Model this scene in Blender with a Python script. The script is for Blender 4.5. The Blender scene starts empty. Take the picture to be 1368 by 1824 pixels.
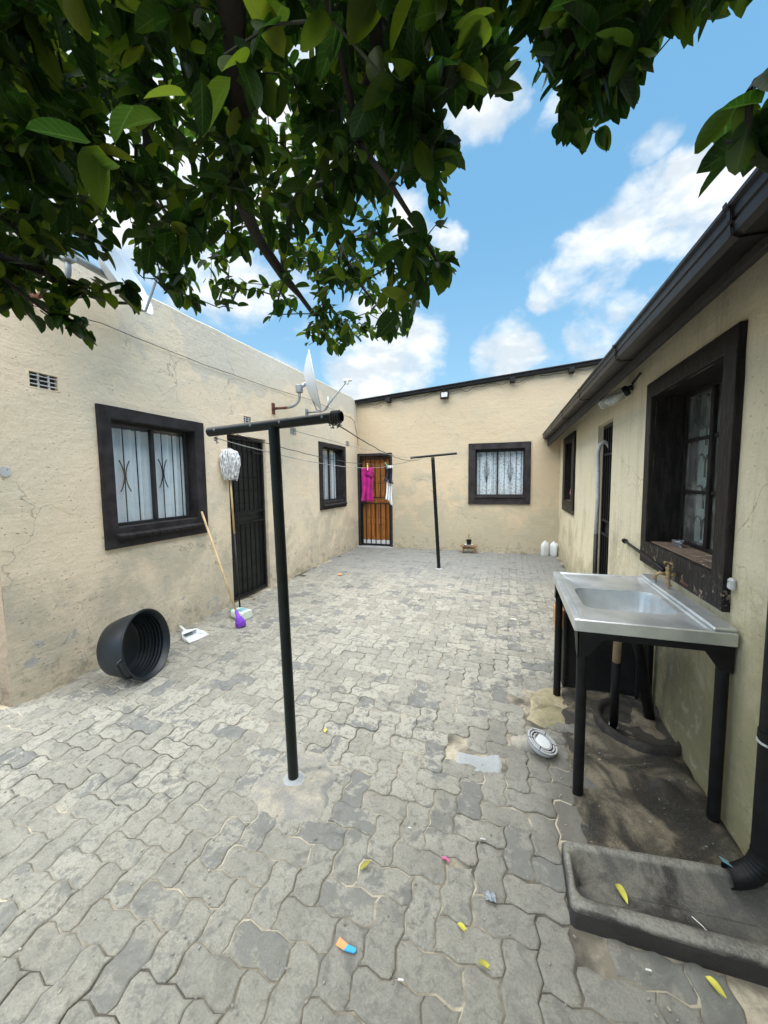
import bpy, math, random
import numpy as np
from mathutils import Vector, Matrix
from mathutils import noise as mnoise
random.seed(7)
rng = np.random.default_rng(11)
scene = bpy.context.scene
col = scene.collection
R_ = math.radians

# ------------------------------------------------------------------ camera
F_PX, CAM_H = 680.0, 1.5
_a = Vector((226 / F_PX, 58 / F_PX, -1)).normalized()          # world +Y in camera axes
_r = .0115
_t = (_a[0] * _r - _a[1]) / _a[2]
_d = Vector((_r, -1, -_t)).normalized()
_up = -_d
_x = _a.cross(_up)
RW = Matrix((_x, _a, _up))                                      # world = RW @ cam
cam_data = bpy.data.cameras.new("camera")
cam = bpy.data.objects.new("camera", cam_data)
col.objects.link(cam)
cam.matrix_world = Matrix.Translation((0, 0, CAM_H)) @ RW.to_4x4()
cam_data.sensor_fit = 'VERTICAL'
cam_data.sensor_height = 36
cam_data.lens = 36 * F_PX / 1824
cam_data.clip_start = .02
cam_data.clip_end = 1000
scene.camera = cam

def cam_ray(u, v):
    return RW @ Vector(((u - 684) / F_PX, -(v - 912) / F_PX, -1))
def cam_pt(u, v, dist):
    return Vector((0, 0, CAM_H)) + cam_ray(u, v).normalized() * dist
RWn = np.array(RW)
def view_px(p):
    c = (np.asarray(p) - np.array([0, 0, CAM_H])) @ RWn
    w = np.maximum(-c[..., 2], 1e-4)
    return 684 + F_PX * c[..., 0] / w, 912 - F_PX * c[..., 1] / w, -c[..., 2]

# ------------------------------------------------------------------ node helpers
def nd(nt, typ, ins=None, **at):
    n = nt.nodes.new(typ)
    for k, v in at.items(): setattr(n, k, v)
    for k, v in (ins or {}).items():
        if isinstance(v, bpy.types.NodeSocket): nt.links.new(v, n.inputs[k])
        else: n.inputs[k].default_value = v
    return n
def mth(nt, op, a, b=0.0, c=None, clamp=False):
    ins = {0: a, 1: b}
    if c is not None: ins[2] = c
    return nd(nt, 'ShaderNodeMath', ins, operation=op, use_clamp=clamp).outputs[0]
def mixc(nt, f, a, b, bt='MIX'):
    a = a if isinstance(a, bpy.types.NodeSocket) else (*a[:3], 1)
    b = b if isinstance(b, bpy.types.NodeSocket) else (*b[:3], 1)
    return nd(nt, 'ShaderNodeMix', {0: f, 6: a, 7: b}, data_type='RGBA', blend_type=bt).outputs[2]
def nois(nt, co, sc, det=4, ro=.55, dist=0.0):
    return nd(nt, 'ShaderNodeTexNoise', {'Vector': co, 'Scale': sc, 'Detail': det, 'Roughness': ro, 'Distortion': dist}).outputs[0]
def step(nt, v, lo, hi, a=0.0, b=1.0):
    return nd(nt, 'ShaderNodeMapRange', {0: v, 1: lo, 2: hi, 3: a, 4: b}, interpolation_type='SMOOTHSTEP').outputs[0]
def mapv(nt, co, loc=(0, 0, 0), sc=(1, 1, 1), rot=(0, 0, 0)):
    return nd(nt, 'ShaderNodeMapping', {0: co, 1: loc, 2: rot, 3: sc}).outputs[0]
def newmat(name):
    m = bpy.data.materials.new(name); m.use_nodes = True
    nt = m.node_tree; nt.nodes.clear()
    return m, nt
def finish(nt, sh):
    nd(nt, 'ShaderNodeOutputMaterial', {0: sh})
def princ(nt, c, rough=.6, metal=0.0, normal=None, spec=.5, **k):
    ins = {'Base Color': c if isinstance(c, bpy.types.NodeSocket) else (*c[:3], 1), 'Roughness': rough, 'Metallic': metal, 'Specular IOR Level': spec}
    if normal is not None: ins['Normal'] = normal
    ins.update(k)
    return nd(nt, 'ShaderNodeBsdfPrincipled', ins).outputs[0]
def bump(nt, h, dist=.002, strength=1.0, normal=None):
    ins = {'Height': h, 'Distance': dist, 'Strength': strength}
    if normal is not None: ins['Normal'] = normal
    return nd(nt, 'ShaderNodeBump', ins).outputs[0]
def objco(nt): return nd(nt, 'ShaderNodeTexCoord').outputs['Object']
def geoco(nt): return nd(nt, 'ShaderNodeNewGeometry').outputs['Position']
def simple(name, c, rough=.5, metal=0.0, var=.25, nsc=30, bmp=.0006, wear=None, spec=.5, wlim=.62):
    """painted / plastic / metal surface with grain, mottling and optional worn spots"""
    m, nt = newmat(name); co = geoco(nt)
    n = nois(nt, co, nsc, 6, .65)
    n2 = nois(nt, co, nsc * .18, 4)
    cc = mixc(nt, step(nt, n2, .3, .7), tuple(x * (1 - var) for x in c), tuple(min(1, x * (1 + var)) for x in c))
    if wear is not None:
        cc = mixc(nt, step(nt, n, wlim, wlim + .04), cc, wear)
    ro = mth(nt, 'ADD', mth(nt, 'MULTIPLY', n, .25), rough - .12, clamp=True)
    finish(nt, princ(nt, cc, ro, metal, bump(nt, n, bmp) if bmp else None, spec))
    return m

# ------------------------------------------------------------------ world: blue sky with broken white cloud
SUN_EL, SUN_AZ = 76.0, 195.0     # azimuth measured clockwise from +Y
world = bpy.data.worlds.new("World"); scene.world = world
world.use_nodes = True
wt = world.node_tree; wt.nodes.clear()
sky = nd(wt, 'ShaderNodeTexSky', sky_type='NISHITA', sun_disc=False)
sky.sun_elevation = R_(SUN_EL); sky.sun_rotation = R_(SUN_AZ)
sky.air_density = 1.0; sky.dust_density = .6; sky.ozone_density = 1.5
gen = nd(wt, 'ShaderNodeTexCoord').outputs['Generated']
sep = nd(wt, 'ShaderNodeSeparateXYZ', {0: gen}).outputs
_wn = nd(wt, 'ShaderNodeTexNoise', {'Vector': gen, 'Scale': 5.0, 'Detail': 6.0, 'Roughness': .55}).outputs[1]
_wv = nd(wt, 'ShaderNodeVectorMath', {0: _wn, 1: (.5, .5, .5)}, operation='SUBTRACT').outputs[0]
_wv = nd(wt, 'ShaderNodeVectorMath', {0: _wv, 1: (.26, .26, .20)}, operation='MULTIPLY').outputs[0]
warp_dir = nd(wt, 'ShaderNodeVectorMath', {0: nd(wt, 'ShaderNodeVectorMath', {0: gen, 1: _wv}, operation='ADD').outputs[0]}, operation='NORMALIZE').outputs[0]
zc = mth(wt, 'MAXIMUM', sep[2], .0)
zz = mth(wt, 'ADD', zc, .22)
flat = nd(wt, 'ShaderNodeCombineXYZ', {0: mth(wt, 'DIVIDE', sep[0], zz), 1: mth(wt, 'DIVIDE', sep[1], zz), 2: 0.0}).outputs[0]
big = nois(wt, mapv(wt, flat, (3.1, 1.7, 0)), 1.3, 2, .5)
fine = nois(wt, mapv(wt, gen, (1.3, .2, .4), (1, 1, 1.5)), 7.5, 9, .56, .25)
dens = mth(wt, 'ADD', mth(wt, 'MULTIPLY', mth(wt, 'SUBTRACT', big, .55), .9), mth(wt, 'MULTIPLY', mth(wt, 'SUBTRACT', fine, .5), 1.5))
blobs = [(1290, 330, 120, 1.1), (1180, 400, 95, 1.0), (1090, 480, 85, 1.0), (1015, 505, 45, .7), (1330, 470, 150, .9), (1150, 290, 50, .5),
         (1060, 590, 60, .8), (1120, 560, 50, .6), (905, 620, 55, .8), (960, 625, 35, .5), (840, 620, 30, .3), (720, 615, 80, .8), (640, 690, 60, .9), (600, 670, 45, .7),
         (500, 600, 90, .45), (830, 215, 75, .9), (770, 290, 60, .7), (730, 400, 60, .8), (800, 430, 40, .6), (970, 205, 50, .7), (930, 300, 18, .5),
         (300, 250, 420, 1.0), (100, 60, 400, .9), (620, 100, 200, .6), (900, 60, 120, .45), (420, 560, 80, .5)]
acc = None
for (u, v, rad, w) in blobs:
    d = cam_ray(u, v).normalized()
    ang = rad / F_PX / (1 + ((u - 684) ** 2 + (v - 912) ** 2) / F_PX ** 2)
    dt = nd(wt, 'ShaderNodeVectorMath', {0: warp_dir, 1: d}, operation='DOT_PRODUCT').outputs['Value']
    e = step(wt, dt, math.cos(ang * 1.65), math.cos(ang * .35), 0, w * .68)
    acc = e if acc is None else mth(wt, 'MAXIMUM', acc, e)
dens = mth(wt, 'ADD', mth(wt, 'SUBTRACT', dens, .16), acc)
cl = step(wt, dens, .0, .56)
shade_n = nois(wt, mapv(wt, gen, (4, 2, 1), (1, 1, 2.2)), 9, 6, .55)
ccol = mixc(wt, step(wt, shade_n, .38, .60), (.255, .285, .31), (.365, .373, .38))
skyc = nd(wt, 'ShaderNodeVectorMath', {0: sky.outputs[0], 1: (.06, .06, .06)}, operation='MULTIPLY').outputs[0]
skyc = mixc(wt, .65, skyc, (.055, .175, .30))
pale = step(wt, zc, .05, .55, .62, .12)
skyc = mixc(wt, pale, skyc, (.165, .28, .36))
final = mixc(wt, cl, skyc, ccol)
bgn = nd(wt, 'ShaderNodeBackground', {0: final, 1: 1.0})
nd(wt, 'ShaderNodeOutputWorld', {0: bgn.outputs[0]})

# ------------------------------------------------------------------ sun (veiled by cloud: wide, soft)
sd = bpy.data.lights.new("sun", 'SUN'); sd.energy = 3.0; sd.angle = R_(98); sd.color = (1, .96, .90)
so = bpy.data.objects.new("sun", sd); col.objects.link(so)
_sdir = Vector((math.sin(R_(SUN_AZ)) * math.cos(R_(SUN_EL)), math.cos(R_(SUN_AZ)) * math.cos(R_(SUN_EL)), math.sin(R_(SUN_EL))))
so.rotation_euler = _sdir.to_track_quat('Z', 'Y').to_euler()

scene.view_settings.view_transform = 'Standard'
scene.view_settings.look = 'None'
scene.view_settings.gamma = 1
scene.view_settings.use_curve_mapping = False
scene.view_settings.exposure = 1.6
scene.render.engine = 'CYCLES'
scene.cycles.max_bounces = 8
scene.cycles.transparent_max_bounces = 12

# ------------------------------------------------------------------ mesh helpers
class MB:
    def __init__(s): s.v = []; s.f = []; s.att = []
    def add(s, vs, fs, a=0.0):
        o = len(s.v); s.v += [tuple(x) for x in vs]; s.f += [tuple(i + o for i in f) for f in fs]; s.att += [a] * len(vs)
        return s
    def box(s, x0, x1, y0, y1, z0, z1, bev=0.0, M=None):
        if bev > 0:
            b = min(bev, (x1 - x0) * .45, (y1 - y0) * .45, (z1 - z0) * .45)
            vs = []; 
            def oct_(z, k): return [(x0 + k, y0 + b + (0 if k == 0 else 0), z), (x0 + b, y0 + k, z), (x1 - b, y0 + k, z), (x1 - k, y0 + b, z), (x1 - k, y1 - b, z), (x1 - b, y1 - k, z), (x0 + b, y1 - k, z), (x0 + k, y1 - b, z)]
            L = [[(x0 + b, y0 + b, z0), (x0 + b, y0 + b, z0), (x1 - b, y0 + b, z0), (x1 - b, y0 + b, z0), (x1 - b, y1 - b, z0), (x1 - b, y1 - b, z0), (x0 + b, y1 - b, z0), (x0 + b, y1 - b, z0)],
                 oct_(z0 + b, 0), oct_(z1 - b, 0),
                 [(x0 + b, y0 + b, z1), (x0 + b, y0 + b, z1), (x1 - b, y0 + b, z1), (x1 - b, y0 + b, z1), (x1 - b, y1 - b, z1), (x1 - b, y1 - b, z1), (x0 + b, y1 - b, z1), (x0 + b, y1 - b, z1)]]
            vs = [(x0 + b, y0 + b, z0), (x1 - b, y0 + b, z0), (x1 - b, y1 - b, z0), (x0 + b, y1 - b, z0)] + L[1] + L[2] + [(x0 + b, y0 + b, z1), (x1 - b, y0 + b, z1), (x1 - b, y1 - b, z1), (x0 + b, y1 - b, z1)]
            fs = [(3, 2, 1, 0), (20, 21, 22, 23)]
            for k in range(8): fs.append((4 + k, 4 + (k + 1) % 8, 12 + (k + 1) % 8, 12 + k))
            for base, q, fl in ((4, 0, 0), (12, 20, 1)):
                # side slopes and corner triangles
                for j in range(4):
                    a = base + 2 * j; b2 = base + 2 * j + 1; c = base + (2 * j + 2) % 8
                    tri = (q + j, b2, a); quad = (q + j, q + (j + 1) % 4, c, b2)
                    if fl: tri = tri[::-1]; quad = quad[::-1]
                    fs.append(tri); fs.append(quad)
        else:
            vs = [(x0, y0, z0), (x1, y0, z0), (x1, y1, z0), (x0, y1, z0), (x0, y0, z1), (x1, y0, z1), (x1, y1, z1), (x0, y1, z1)]
            fs = [(3, 2, 1, 0), (4, 5, 6, 7), (0, 1, 5, 4), (1, 2, 6, 5), (2, 3, 7, 6), (3, 0, 4, 7)]
        if M is not None: vs = [M @ Vector(p) for p in vs]
        return s.add(vs, fs)
    def tube(s, pts, r, n=8, cap=True):
        pts = [Vector(p) for p in pts]; m = len(pts)
        rs = r if isinstance(r, (list, tuple)) else [r] * m
        up = Vector((0, 0, 1)); vs = []; ref = None
        for i, p in enumerate(pts):
            t = (pts[min(i + 1, m - 1)] - pts[max(i - 1, 0)])
            if t.length < 1e-9: t = Vector((0, 0, 1))
            t.normalize()
            if ref is None:
                ref = t.cross(Vector((0, 0, 1)) if abs(t.z) < .9 else Vector((1, 0, 0))).normalized()
            ref = (ref - t * ref.dot(t))
            if ref.length < 1e-6: ref = t.orthogonal()
            ref.normalize(); b = t.cross(ref)
            for k in range(n):
                an = 2 * math.pi * k / n
                vs.append(p + (ref * math.cos(an) + b * math.sin(an)) * rs[i])
        fs = []
        for i in range(m - 1):
            for k in range(n):
                k2 = (k + 1) % n
                fs.append((i * n + k, i * n + k2, (i + 1) * n + k2, (i + 1) * n + k))
        if cap: fs += [tuple(range(n))[::-1], tuple((m - 1) * n + k for k in range(n))]
        return s.add(vs, fs)
    def lathe(s, prof, n=24, M=None, close=False):
        vs = []; fs = []
        for (r, z) in prof:
            for k in range(n):
                an = 2 * math.pi * k / n; vs.append(Vector((r * math.cos(an), r * math.sin(an), z)))
        for i in range(len(prof) - 1):
            for k in range(n):
                k2 = (k + 1) % n
                fs.append((i * n + k, i * n + k2, (i + 1) * n + k2, (i + 1) * n + k))
        if M is not None: vs = [M @ v for v in vs]
        return s.add(vs, fs)
    def loft(s, loops, close_last=False, close_first=False, cyc=True):
        n = len(loops[0]); vs = [p for l in loops for p in l]; fs = []
        for i in range(len(loops) - 1):
            for k in range(n if cyc else n - 1):
                k2 = (k + 1) % n
                fs.append((i * n + k, i * n + k2, (i + 1) * n + k2, (i + 1) * n + k))
        if close_last: fs.append(tuple((len(loops) - 1) * n + k for k in range(n)))
        if close_first: fs.append(tuple(range(n))[::-1])
        return s.add(vs, fs)
    def mesh(s, name, m, smooth=False, autosmooth=None):
        me = bpy.data.meshes.new(name); me.from_pydata(s.v, [], s.f); me.update()
        if m is not None: me.materials.append(m)
        if any(s.att):
            at = me.attributes.new('rnd', 'FLOAT', 'POINT'); at.data.foreach_set('value', s.att)
        if smooth: me.shade_smooth()
        if autosmooth:
            me.shade_smooth()
            try: me.set_sharp_from_angle(angle=R_(autosmooth))
            except Exception: pass
        return me
    def build(s, name, m, parent=None, smooth=False, loc=None, autosmooth=None):
        o = bpy.data.objects.new(name, s.mesh(name, m, smooth, autosmooth)); col.objects.link(o)
        if parent: o.parent = parent
        if loc: o.location = loc
        return o
def tag(o, label=None, cat=None, group=None, kind=None):
    if label: o['label'] = label
    if cat: o['category'] = cat
    if group: o['group'] = group
    if kind: o['kind'] = kind
    return o
def empty(name, loc=(0, 0, 0), rz=0, label=None, cat=None, group=None):
    o = bpy.data.objects.new(name, None); col.objects.link(o); o.empty_display_size = .1
    o.location = loc; o.rotation_euler = (0, 0, rz); return tag(o, label, cat, group)
def inst(name, me, parent, loc=(0, 0, 0), rot=(0, 0, 0), sc=(1, 1, 1)):
    o = bpy.data.objects.new(name, me); col.objects.link(o); o.parent = parent
    o.location = loc; o.rotation_euler = rot; o.scale = sc; return o
def arc(c, r, a0, a1, n, ax=0):
    return [(c[0] + r * math.cos(a0 + (a1 - a0) * i / n), c[1] + r * math.sin(a0 + (a1 - a0) * i / n)) for i in range(n + 1)]
def catenary(a, b, sag, n=24, wob=0.0):
    a, b = Vector(a), Vector(b); out = []
    for i in range(n + 1):
        t = i / n; p = a.lerp(b, t); p.z -= sag * 4 * t * (1 - t)
        if wob and 0 < i < n: p += Vector((random.uniform(-wob, wob), 0, random.uniform(-wob, wob)))
        out.append(p)
    return out

# ------------------------------------------------------------------ materials
def stucco(name, base, warm, grey, dirt, rough_amt=1.0, zdirt=.9, streaks=0.0, topgrey=None, peel=.0, seed=0.0, gouge=1.0, extra=None):
    m, nt = newmat(name)
    co = mapv(nt, objco(nt), (seed, seed * 1.7, 0))
    z = nd(nt, 'ShaderNodeSeparateXYZ', {0: objco(nt)}).outputs
    b1 = nois(nt, co, .75, 3, .5, .3)
    b2 = nois(nt, co, 2.2, 8, .68, .4)
    b3 = nois(nt, co, 9, 8, .7)
    fi = nois(nt, co, 70, 8, .75)
    c = mixc(nt, step(nt, b1, .42, .6), base, warm)
    c = mixc(nt, mth(nt, 'MULTIPLY', step(nt, b2, .46, .66), .55), c, grey)
    if topgrey is not None:      # unpainted band below the parapet: trowelled render with a ragged painted edge
        zz = mth(nt, 'ADD', z[2], mth(nt, 'MULTIPLY', mth(nt, 'SUBTRACT', nois(nt, co, 1.4, 5, .55), .5), 1.6))
        c = mixc(nt, step(nt, zz, topgrey[0], topgrey[0] + .05, 0, .6), c, topgrey[1])
    zl = mth(nt, 'ADD', mth(nt, 'MULTIPLY', mth(nt, 'SUBTRACT', zdirt, z[2]), .22), mth(nt, 'SUBTRACT', b2, .5))
    c = mixc(nt, step(nt, zl, -.02, .24, 0, .62), c, dirt)
    zl2 = mth(nt, 'ADD', mth(nt, 'MULTIPLY', mth(nt, 'SUBTRACT', .35, z[2]), .35), mth(nt, 'SUBTRACT', b3, .52))
    c = mixc(nt, step(nt, zl2, .05, .2, 0, .5), c, tuple(x * .45 for x in dirt))
    # scattered smudges
    sm = mth(nt, 'MULTIPLY', step(nt, b3, .62, .76), step(nt, b2, .5, .62))
    c = mixc(nt, mth(nt, 'MULTIPLY', sm, .6), c, tuple(x * .4 for x in dirt))
    if streaks > 0:
        st = nois(nt, mapv(nt, co, (0, 0, 0), (7, 7, .45)), 2.4, 7, .65, .6)
        c = mixc(nt, step(nt, st, .5, .72, 0, streaks), c, tuple(x * .55 for x in dirt))
        st2 = nois(nt, mapv(nt, co, (5, 3, 0), (5, 5, .5)), 2.0, 6, .6, .4)
        c = mixc(nt, step(nt, st2, .55, .7, 0, streaks * .6), c, tuple(min(1, x * 1.25) for x in base))
    if peel > 0:
        pl = mth(nt, 'MULTIPLY', step(nt, nois(nt, co, 7, 8, .65, .8), .60, .62), step(nt, z[2], .75, .45))
        c = mixc(nt, mth(nt, 'MULTIPLY', pl, peel), c, (.44, .435, .41))
    # gouges in the render
    wob = nd(nt, 'ShaderNodeVectorMath', {0: mapv(nt, co, (0, 0, 0), (1, 1, 1.6), (0, .5, 0)), 1: nd(nt, 'ShaderNodeVectorMath', {0: nd(nt, 'ShaderNodeTexNoise', {'Vector': co, 'Scale': 14.0, 'Detail': 3.0}).outputs[1], 1: (.06, .06, .06)}, operation='MULTIPLY').outputs[0]}, operation='ADD').outputs[0]
    vo = nd(nt, 'ShaderNodeTexVoronoi', {'Vector': wob, 'Scale': 17.0})
    pick = step(nt, nd(nt, 'ShaderNodeSeparateXYZ', {0: vo.outputs['Color']}).outputs[0], .35, .4)
    g = mth(nt, 'MULTIPLY', step(nt, vo.outputs['Distance'], .06, .17, 1, 0), pick)
    vo2 = nd(nt, 'ShaderNodeTexVoronoi', {'Vector': mapv(nt, wob, (3, 1, 2), (2.2, 2.2, 1.0), (0, 1.1, 0)), 'Scale': 15.0})
    g2 = mth(nt, 'MULTIPLY', step(nt, vo2.outputs['Distance'], .05, .16, 1, 0), step(nt, nd(nt, 'ShaderNodeSeparateXYZ', {0: vo2.outputs['Color']}).outputs[1], .35, .4))
    g = mth(nt, 'MULTIPLY', mth(nt, 'MAXIMUM', g, g2), step(nt, nois(nt, co, 1.9, 4, .6), .38, .62, .25, 1))
    crk = nd(nt, 'ShaderNodeTexVoronoi', {'Vector': nd(nt, 'ShaderNodeVectorMath', {0: co, 1: nd(nt, 'ShaderNodeVectorMath', {0: nd(nt, 'ShaderNodeTexNoise', {'Vector': co, 'Scale': 3.0, 'Detail': 6.0}).outputs[1], 1: (.5, .5, .5)}, operation='MULTIPLY').outputs[0]}, operation='ADD').outputs[0], 'Scale': 1.1}, feature='DISTANCE_TO_EDGE').outputs['Distance']
    ck = mth(nt, 'MULTIPLY', step(nt, crk, .0, .006, 1, 0), step(nt, nois(nt, mapv(nt, co, (6, 2, 1)), 1.1, 3), .52, .6))
    c = mixc(nt, mth(nt, 'MULTIPLY', ck, .5), c, tuple(x * .35 for x in dirt))
    c = mixc(nt, mth(nt, 'MULTIPLY', g, .45 * gouge), c, tuple(x * .35 for x in dirt))
    c = mixc(nt, step(nt, fi, .35, .7, 0, .18), c, tuple(x * .6 for x in base))
    if extra: c = extra(nt, co, z, c)
    scr = nois(nt, mapv(nt, co, (0, 0, 0), (2, 2, 26), (0, .35, 0)), 1.2, 5, .6, .5)
    h = mth(nt, 'ADD', mth(nt, 'MULTIPLY', fi, .35), mth(nt, 'MULTIPLY', b3, 1.0))
    h = mth(nt, 'ADD', h, mth(nt, 'MULTIPLY', scr, .35))
    h = mth(nt, 'SUBTRACT', h, mth(nt, 'MULTIPLY', g, .7 * gouge))
    h = mth(nt, 'ADD', h, mth(nt, 'MULTIPLY', b2, 2.0))
    finish(nt, princ(nt, c, .85, 0, bump(nt, h, .013 * rough_amt, .9), .25))
    return m
M = {}
def sinkgrime(nt, co, z, c):
    # splashes, soot and flaked paint on the wall behind and under the sink
    n = nois(nt, co, 3.5, 8, .7, .6)
    dx = mth(nt, 'ABSOLUTE', mth(nt, 'SUBTRACT', z[0], 5.75))
    f = mth(nt, 'SUBTRACT', mth(nt, 'SUBTRACT', 1.25, mth(nt, 'MULTIPLY', dx, .9)), mth(nt, 'MULTIPLY', z[2], 1.35))
    f = mth(nt, 'ADD', f, mth(nt, 'MULTIPLY', mth(nt, 'SUBTRACT', n, .5), 1.6))
    c = mixc(nt, step(nt, f, .1, .75, 0, .8), c, (.16, .145, .09))
    c = mixc(nt, step(nt, mth(nt, 'ADD', mth(nt, 'MULTIPLY', mth(nt, 'SUBTRACT', z[0], 5.6), .5), mth(nt, 'SUBTRACT', mth(nt, 'MULTIPLY', n, 1.5), mth(nt, 'MULTIPLY', z[2], .55))), .3, .9, 0, .6), c, (.38, .345, .19))
    c = mixc(nt, mth(nt, 'MULTIPLY', step(nt, f, .3, .5), step(nt, nois(nt, co, 11, 6, .7, .8), .56, .6)), c, (.42, .37, .27))
    return c
M['left'] = stucco('render_left', (.82, .71, .54), (.88, .73, .54), (.74, .68, .55), (.46, .42, .325), .8, 1.2, topgrey=(2.85, (.64, .60, .52)), peel=.9, seed=2.3)
M['back'] = stucco('render_back', (.60, .49, .34), (.64, .52, .36), (.53, .475, .36), (.40, .39, .30), .8, 1.55, seed=8.1, gouge=.6)
M['right'] = stucco('render_right', (.70, .64, .475), (.72, .65, .47), (.63, .58, .43), (.32, .29, .19), .8, 1.0, streaks=.3, seed=4.4, gouge=.5, extra=sinkgrime)
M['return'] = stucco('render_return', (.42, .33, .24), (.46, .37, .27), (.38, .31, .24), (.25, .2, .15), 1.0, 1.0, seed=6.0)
def worn_mat():
    m, nt = newmat('peeling_dark_paint'); co = geoco(nt)
    z = nd(nt, 'ShaderNodeSeparateXYZ', {0: co}).outputs[2]
    n = nois(nt, co, 30, 7, .7); n2 = nois(nt, mapv(nt, co, (3, 1, 0), (1, 1, 1)), 13, 8, .72, .5); st = nois(nt, mapv(nt, co, (0, 0, 0), (22, 22, 3)), 2.2, 5, .6)
    c = mixc(nt, step(nt, st, .35, .65), (.010, .009, .009), (.024, .021, .020))
    c = mixc(nt, step(nt, n, .58, .72, 0, .6), c, (.055, .048, .042))
    low = step(nt, z, 1.10, .98)
    pk = mth(nt, 'MULTIPLY', step(nt, n2, .55, .585), low)
    c = mixc(nt, mth(nt, 'MULTIPLY', pk, .85), c, mixc(nt, step(nt, n, .4, .6), (.16, .12, .08), (.42, .36, .26)))
    hi = mth(nt, 'MULTIPLY', step(nt, n2, .70, .72), .8)
    c = mixc(nt, hi, c, (.26, .22, .16))
    h = mth(nt, 'SUBTRACT', mth(nt, 'ADD', n, st), pk)
    finish(nt, princ(nt, c, .5, 0, bump(nt, h, .006, .9), .14)); return m
M['black'] = simple('black_paint', (.016, .015, .016), .55, 0, .35, 60, .0012, (.11, .10, .09), wlim=.70)
M['blackwall'] = simple('black_painted_render', (.026, .023, .025), .7, 0, .4, 45, .0035, (.08, .072, .066), wlim=.70, spec=.25)
M['wornblack'] = worn_mat()
M['steelblack'] = simple('black_steel', (.008, .008, .009), .5, 0, .3, 80, .0004, (.08, .06, .05), wlim=.72, spec=.25)
M['post'] = simple('dark_post_paint', (.004, .008, .008), .36, 0, .4, 50, .0006, (.09, .10, .10), wlim=.74, spec=.3)
M['gutter'] = simple('gutter_metal', (.013, .012, .0125), .42, 0, .25, 14, .0006, (.10, .09, .085), wlim=.68, spec=.2)
M['darkwood'] = simple('dark_timber', (.011, .009, .008), .8, 0, .5, 30, .004, (.09, .075, .06), wlim=.66)
M['white'] = simple('white_plastic', (.72, .75, .76), .4, 0, .06, 20, .0004)
M['dish'] = simple('dish_enamel', (.60, .66, .72), .35, 0, .08, 10, .0003, (.42, .40, .36), wlim=.72)
M['galv'] = simple('galvanised_steel', (.30, .33, .35), .4, .4, .2, 30, .0005)
M['rust'] = simple('rusty_steel', (.13, .05, .032), .8, 0, .6, 30, .002, (.24, .12, .06), wlim=.58)
M['tub'] = simple('tub_plastic', (.006, .011, .016), .42, 0, .25, 18, .0004, (.03, .04, .05), wlim=.68)
M['wire'] = simple('wire_dark', (.05, .05, .05), .5, .3, .2, 60, 0)
M['wirelight'] = simple('wire_pale', (.38, .38, .36), .5, .2, .2, 60, 0)
M['brass'] = simple('old_brass', (.30, .22, .11), .5, .6, .4, 60, .001, (.5, .47, .4), wlim=.64)
M['wood'] = simple('pale_stick', (.52, .38, .20), .6, 0, .25, 40, .001)
M['sillwood'] = simple('sooty_sill', (.10, .07, .05), .8, 0, .5, 22, .003, (.34, .28, .2), wlim=.6)
M['plank'] = simple('weathered_plank', (.22, .13, .07), .75, 0, .4, 25, .002, (.36, .25, .16), wlim=.6)
M['orangewood'] = simple('orange_block', (.45, .22, .09), .7, 0, .3, 30, .002)
M['interior'] = simple('interior', (.035, .034, .032), .9, 0, .3, 3, 0)
M['roof'] = simple('roof_sheet', (.05, .05, .055), .6, .2, .3, 8, .001, (.15, .12, .1), wlim=.66)
M['greenblackdoor'] = simple('dark_green_door', (.012, .018, .016), .5, 0, .3, 20, .001, (.05, .05, .045), wlim=.68)
M['purple'] = simple('purple_bristle', (.20, .05, .50), .6, 0, .3, 60, .001)
M['magenta'] = simple('magenta_towelling', (.42, .012, .20), .95, 0, .25, 90, .004, (.55, .12, .35), wlim=.66)
M['clothwhite'] = simple('white_cotton', (.72, .73, .74), .9, 0, .06, 40, .001)
M['clothblack'] = simple('black_cotton', (.012, .013, .02), .9, 0, .3, 40, .001)
M['yellow'] = simple('yellow_plastic', (.75, .62, .05), .4)
M['green'] = simple('green_plastic', (.05, .42, .27), .4)
M['mop'] = simple('mop_cotton', (.74, .75, .76), .95, 0, .3, 160, .002)
M['yleaf'] = simple('fallen_leaf', (.50, .47, .07), .7, 0, .45, 40, .0005)
M['bleach'] = simple('translucent_jug', (.68, .78, .68), .35, 0, .1, 20, .0003)
M['labelblue'] = simple('label_blue', (.20, .42, .50), .5)
M['soot'] = simple('steel_wool', (.30, .32, .34), .6, .5, .5, 200, .003)
M['cola'] = simple('dark_drink', (.02, .008, .006), .15, 0, .1, 20, 0)
M['clear'] = simple('clear_plastic', (.45, .52, .55), .12, 0, .1, 20, 0)
M['red'] = simple('red_label', (.62, .03, .02), .4)
M['orange'] = simple('orange_print', (.80, .33, .12), .5)
M['cyan'] = simple('blue_print', (.03, .36, .66), .5)
M['paper'] = simple('paper_scrap', (.72, .72, .70), .8)
M['foil'] = simple('foil_wrapper', (.35, .38, .42), .35, .5, .5, 60, .002)
M['pink'] = simple('pink_scrap', (.62, .15, .30), .7)
M['soil'] = simple('soil', (.06, .045, .03), .95, 0, .4, 30, .004)
M['capgrey'] = simple('drain_cap_plastic', (.52, .53, .54), .5, 0, .1, 40, .0006, (.2, .19, .17), wlim=.60)
M['ochre'] = simple('clay_pipe', (.30, .22, .13), .8, 0, .4, 30, .002)

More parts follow.
